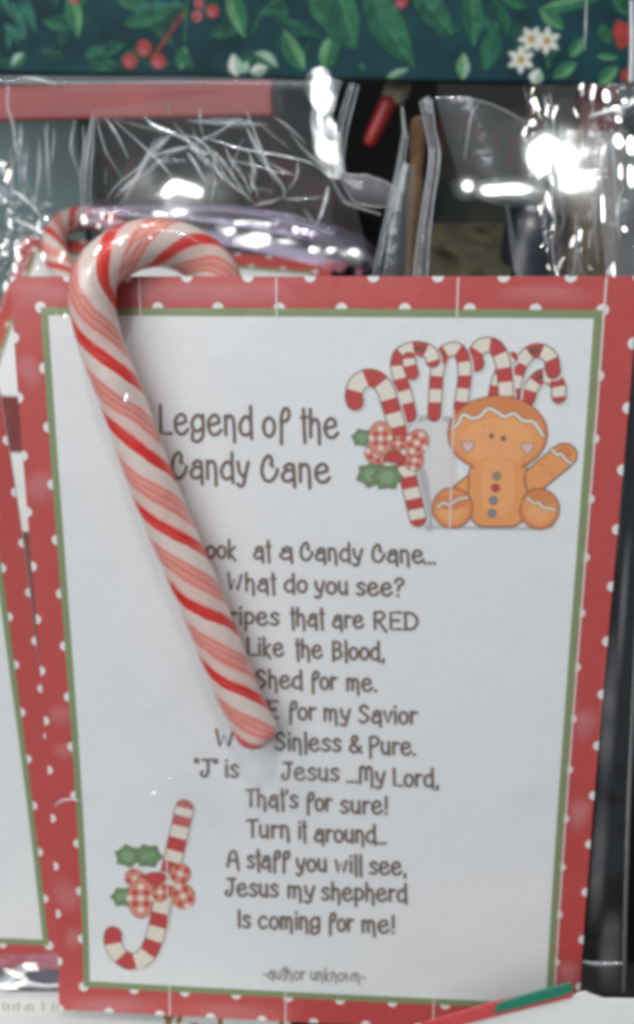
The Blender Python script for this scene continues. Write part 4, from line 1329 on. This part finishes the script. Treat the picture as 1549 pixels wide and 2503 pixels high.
# crumpled film at the left edge and low at the left
bag4 = empty('cellophane_bag', P(40, 600, 0.12))
tag(bag4, 'crinkled cellophane bag with sparkles at the left edge beside the candy cane crook', 'cellophane bag', 'clear cellophane bags')
film_sheet('crinkled_film', [(-30, 440), (130, 500), (70, 640), (-60, 760)], lambda x, y, s, t: 0.11, M['film_grey'], bag4, 80, 110, 0.0034, (120, 95), 41.0)
ribbon('crease', [(38, 470), (75, 500), (100, 530), (120, 555)], [4, 9, 8, 4], 0.10, M['film_white'], bag4, 0.5)
ribbon('crease', [(30, 535), (65, 550), (105, 572)], [4, 14, 20], 0.10, M['film_white'], bag4, 0.5)
rc = random.Random(9)
for k in range(16):
    x, y0, a, l = rc.uniform(-10, 90), rc.uniform(450, 680), rc.uniform(0.4, 2.6), rc.uniform(30, 100)
    q = [(x, y0), (x + l * .5 * math.cos(a) + rc.uniform(-4, 4), y0 + l * .5 * math.sin(a)), (x + l * math.cos(a), y0 + l * math.sin(a))]
    if max(p[0] for p in q) < 120:
        ribbon('crease', q, [2, rc.uniform(3, 9), 2], 0.10, M[rc.choice(('film_crease', 'film_white', 'film_fold'))], bag4, 0.5, 6, 5)
ribbon('crease', [(46, 600), (38, 650), (20, 700), (0, 760)], [8, 12, 8, 6], 0.10, M['film_crease'], bag4, 0.5)
ribbon('crease', [(0, 395), (10, 420), (24, 455)], [6, 20, 8], 0.10, M['film_white'], bag4, 0.5)
for (px, py, a, b) in ((25, 545, .0008, .0022), (43, 620, .0011, .0034), (37, 655, .001, .0022), (95, 550, .0006, .0020), (14, 700, .0007, .0020), (12, 620, .0012, .0010), (8, 600, .0008, .0012), (20, 430, .0012, .0030), (8, 400, .0014, .0008),
                       (152, 628, .0009, .0026), (107, 625, .0009, .0018), (206, 536, .0016, .0022), (250, 528, .0008, .0018), (270, 532, .0007, .0022), (241, 552, .0009, .0010)):
    sparkle(px, py, 0.085, SPOTS[1] if px in (152, 270, 250, 20, 8) else SPOTS[0], a, b, 0.15 * math.sin(px))
for k in range(26):
    s = rnd.choice((0.0003, 0.0005, 0.0007))
    sparkle(rnd.uniform(0, 100), rnd.uniform(470, 700), 0.10, rnd.choice(SPOTS[:3]), s, s * rnd.uniform(1, 2), rnd.uniform(-1, 1))
flush('glinting_crinkles', bag4)

bag5 = empty('cellophane_bag', P(60, 2390, 0.012))
tag(bag5, 'bright glinting cellophane fold below the card at the lower left', 'cellophane bag', 'clear cellophane bags')
film_sheet('film', [(-60, 2335), (150, 2330), (152, 2424), (-60, 2432)], lambda x, y, s, t: 0.006, M['film_lilac'], bag5, 30, 20, 0.0012, (80, 70), 3.0)
ribbon('fold', [(-30, 2425), (20, 2390), (60, 2366), (92, 2358)], [30, 26, 24, 14], 0.002, M['film_white'], bag5, 0.4)
ribbon('fold', [(-20, 2418), (20, 2412), (60, 2404), (110, 2410), (150, 2408)], [20, 18, 16, 10, 10], 0.002, M['film_white'], bag5, 0.4)
for (px, py, a, b, r) in ((40, 2382, .0012, .0052, 1.05), (75, 2364, .0014, .0030, 1.2), (20, 2412, .0010, .0040, 1.4), (48, 2405, .0008, .0024, 1.5)):
    sparkle(px, py, 0.0, SPOTS[1], a, b, -r)
flush('glinting_crinkles', bag5)

# single specks of glare on the wrapping of the large card and of the cane
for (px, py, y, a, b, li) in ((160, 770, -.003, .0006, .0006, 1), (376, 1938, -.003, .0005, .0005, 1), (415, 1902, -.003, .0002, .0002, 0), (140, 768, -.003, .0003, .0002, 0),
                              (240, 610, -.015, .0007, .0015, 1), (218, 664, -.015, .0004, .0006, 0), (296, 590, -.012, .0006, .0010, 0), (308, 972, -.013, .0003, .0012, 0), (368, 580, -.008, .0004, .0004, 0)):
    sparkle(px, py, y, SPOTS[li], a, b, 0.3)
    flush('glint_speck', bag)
# soft glare painted as pale diffuse patches over border, lettering and side margin
def sheen_paint():
    m, nt, b = new_mat('painted_sheen_film')
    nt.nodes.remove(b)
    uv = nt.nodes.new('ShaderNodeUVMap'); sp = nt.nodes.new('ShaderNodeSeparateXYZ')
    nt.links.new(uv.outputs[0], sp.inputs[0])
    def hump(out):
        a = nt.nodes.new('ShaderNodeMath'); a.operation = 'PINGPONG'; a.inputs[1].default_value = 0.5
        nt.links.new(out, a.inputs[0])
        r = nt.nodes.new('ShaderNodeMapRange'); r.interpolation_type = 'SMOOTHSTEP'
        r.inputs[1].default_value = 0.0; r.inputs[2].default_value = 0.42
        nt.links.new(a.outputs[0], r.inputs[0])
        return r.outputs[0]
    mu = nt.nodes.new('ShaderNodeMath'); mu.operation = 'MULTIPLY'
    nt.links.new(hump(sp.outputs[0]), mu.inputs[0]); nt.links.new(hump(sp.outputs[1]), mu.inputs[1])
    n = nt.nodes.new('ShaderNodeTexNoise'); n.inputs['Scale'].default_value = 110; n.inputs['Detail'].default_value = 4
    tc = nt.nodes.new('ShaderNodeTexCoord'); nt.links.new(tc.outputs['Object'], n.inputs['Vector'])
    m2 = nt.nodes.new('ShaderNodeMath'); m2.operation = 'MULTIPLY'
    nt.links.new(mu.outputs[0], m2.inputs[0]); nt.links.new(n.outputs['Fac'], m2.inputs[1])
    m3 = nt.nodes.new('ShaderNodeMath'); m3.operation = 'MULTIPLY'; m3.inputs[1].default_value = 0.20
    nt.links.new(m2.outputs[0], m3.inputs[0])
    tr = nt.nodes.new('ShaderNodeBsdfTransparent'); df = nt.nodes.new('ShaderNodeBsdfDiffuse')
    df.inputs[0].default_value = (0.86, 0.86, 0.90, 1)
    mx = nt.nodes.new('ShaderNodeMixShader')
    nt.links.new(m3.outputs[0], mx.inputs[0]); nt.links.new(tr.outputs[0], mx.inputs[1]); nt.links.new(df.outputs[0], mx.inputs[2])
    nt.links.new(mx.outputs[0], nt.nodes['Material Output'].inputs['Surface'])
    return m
M['painted_sheen'] = sheen_paint()
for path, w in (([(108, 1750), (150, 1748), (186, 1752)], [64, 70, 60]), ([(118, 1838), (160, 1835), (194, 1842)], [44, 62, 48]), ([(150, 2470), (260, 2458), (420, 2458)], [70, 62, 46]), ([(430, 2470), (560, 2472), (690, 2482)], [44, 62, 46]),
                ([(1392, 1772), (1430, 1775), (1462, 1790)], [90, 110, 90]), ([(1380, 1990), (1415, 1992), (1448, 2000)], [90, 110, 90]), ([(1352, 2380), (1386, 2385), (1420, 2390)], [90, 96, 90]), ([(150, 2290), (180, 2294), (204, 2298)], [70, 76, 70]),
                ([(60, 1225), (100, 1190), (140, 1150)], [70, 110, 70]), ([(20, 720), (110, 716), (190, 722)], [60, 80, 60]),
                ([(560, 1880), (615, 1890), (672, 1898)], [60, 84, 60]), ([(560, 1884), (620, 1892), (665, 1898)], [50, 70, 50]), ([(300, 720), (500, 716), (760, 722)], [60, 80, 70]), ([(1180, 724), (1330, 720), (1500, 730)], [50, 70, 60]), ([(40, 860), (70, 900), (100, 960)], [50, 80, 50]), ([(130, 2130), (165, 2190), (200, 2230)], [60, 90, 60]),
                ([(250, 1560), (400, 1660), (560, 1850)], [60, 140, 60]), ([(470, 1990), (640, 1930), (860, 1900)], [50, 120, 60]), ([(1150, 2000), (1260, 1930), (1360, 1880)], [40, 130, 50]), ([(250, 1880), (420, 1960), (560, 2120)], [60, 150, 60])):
    ribbon('painted_sheen', path, w, -0.0045, M['painted_sheen'], bag, 0.10, 8, 8)
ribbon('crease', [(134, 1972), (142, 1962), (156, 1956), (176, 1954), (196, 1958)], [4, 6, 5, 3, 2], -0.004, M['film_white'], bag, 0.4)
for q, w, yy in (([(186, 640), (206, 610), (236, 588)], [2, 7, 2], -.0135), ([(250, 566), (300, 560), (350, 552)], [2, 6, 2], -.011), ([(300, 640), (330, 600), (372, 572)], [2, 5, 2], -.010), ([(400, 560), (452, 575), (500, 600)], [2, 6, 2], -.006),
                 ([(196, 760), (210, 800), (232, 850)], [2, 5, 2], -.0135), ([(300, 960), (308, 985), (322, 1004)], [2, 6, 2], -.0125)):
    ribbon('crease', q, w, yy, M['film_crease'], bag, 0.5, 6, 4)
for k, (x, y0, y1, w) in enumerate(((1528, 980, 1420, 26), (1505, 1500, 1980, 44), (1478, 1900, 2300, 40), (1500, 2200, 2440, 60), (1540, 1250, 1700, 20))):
    ribbon('painted_sheen', [(x, y0), (x - (y1 - y0) * 0.04, (y0 + y1) / 2), (x - (y1 - y0) * 0.07, y1)], [w, w * 1.3, w], 0.0005 - 0.0002 * k, M['painted_sheen'], bag, 0.15, 6, 6)
# veil of film under the holly box
ribbon('fold', [(-40, 200), (200, 204), (420, 202), (600, 204), (780, 208)], [34, 36, 30, 26, 20], 0.12, M['film_grey'], bag2, 0.3)
ribbon('fold', [(52, 190), (90, 194), (138, 206)], [5, 14, 5], 0.118, M['film_white'], bag2, 0.5)
ribbon('fold', [(22, 208), (20, 260), (34, 310), (40, 370)], [10, 8, 10, 12], 0.118, M['film_crease'], bag2, 0.4)
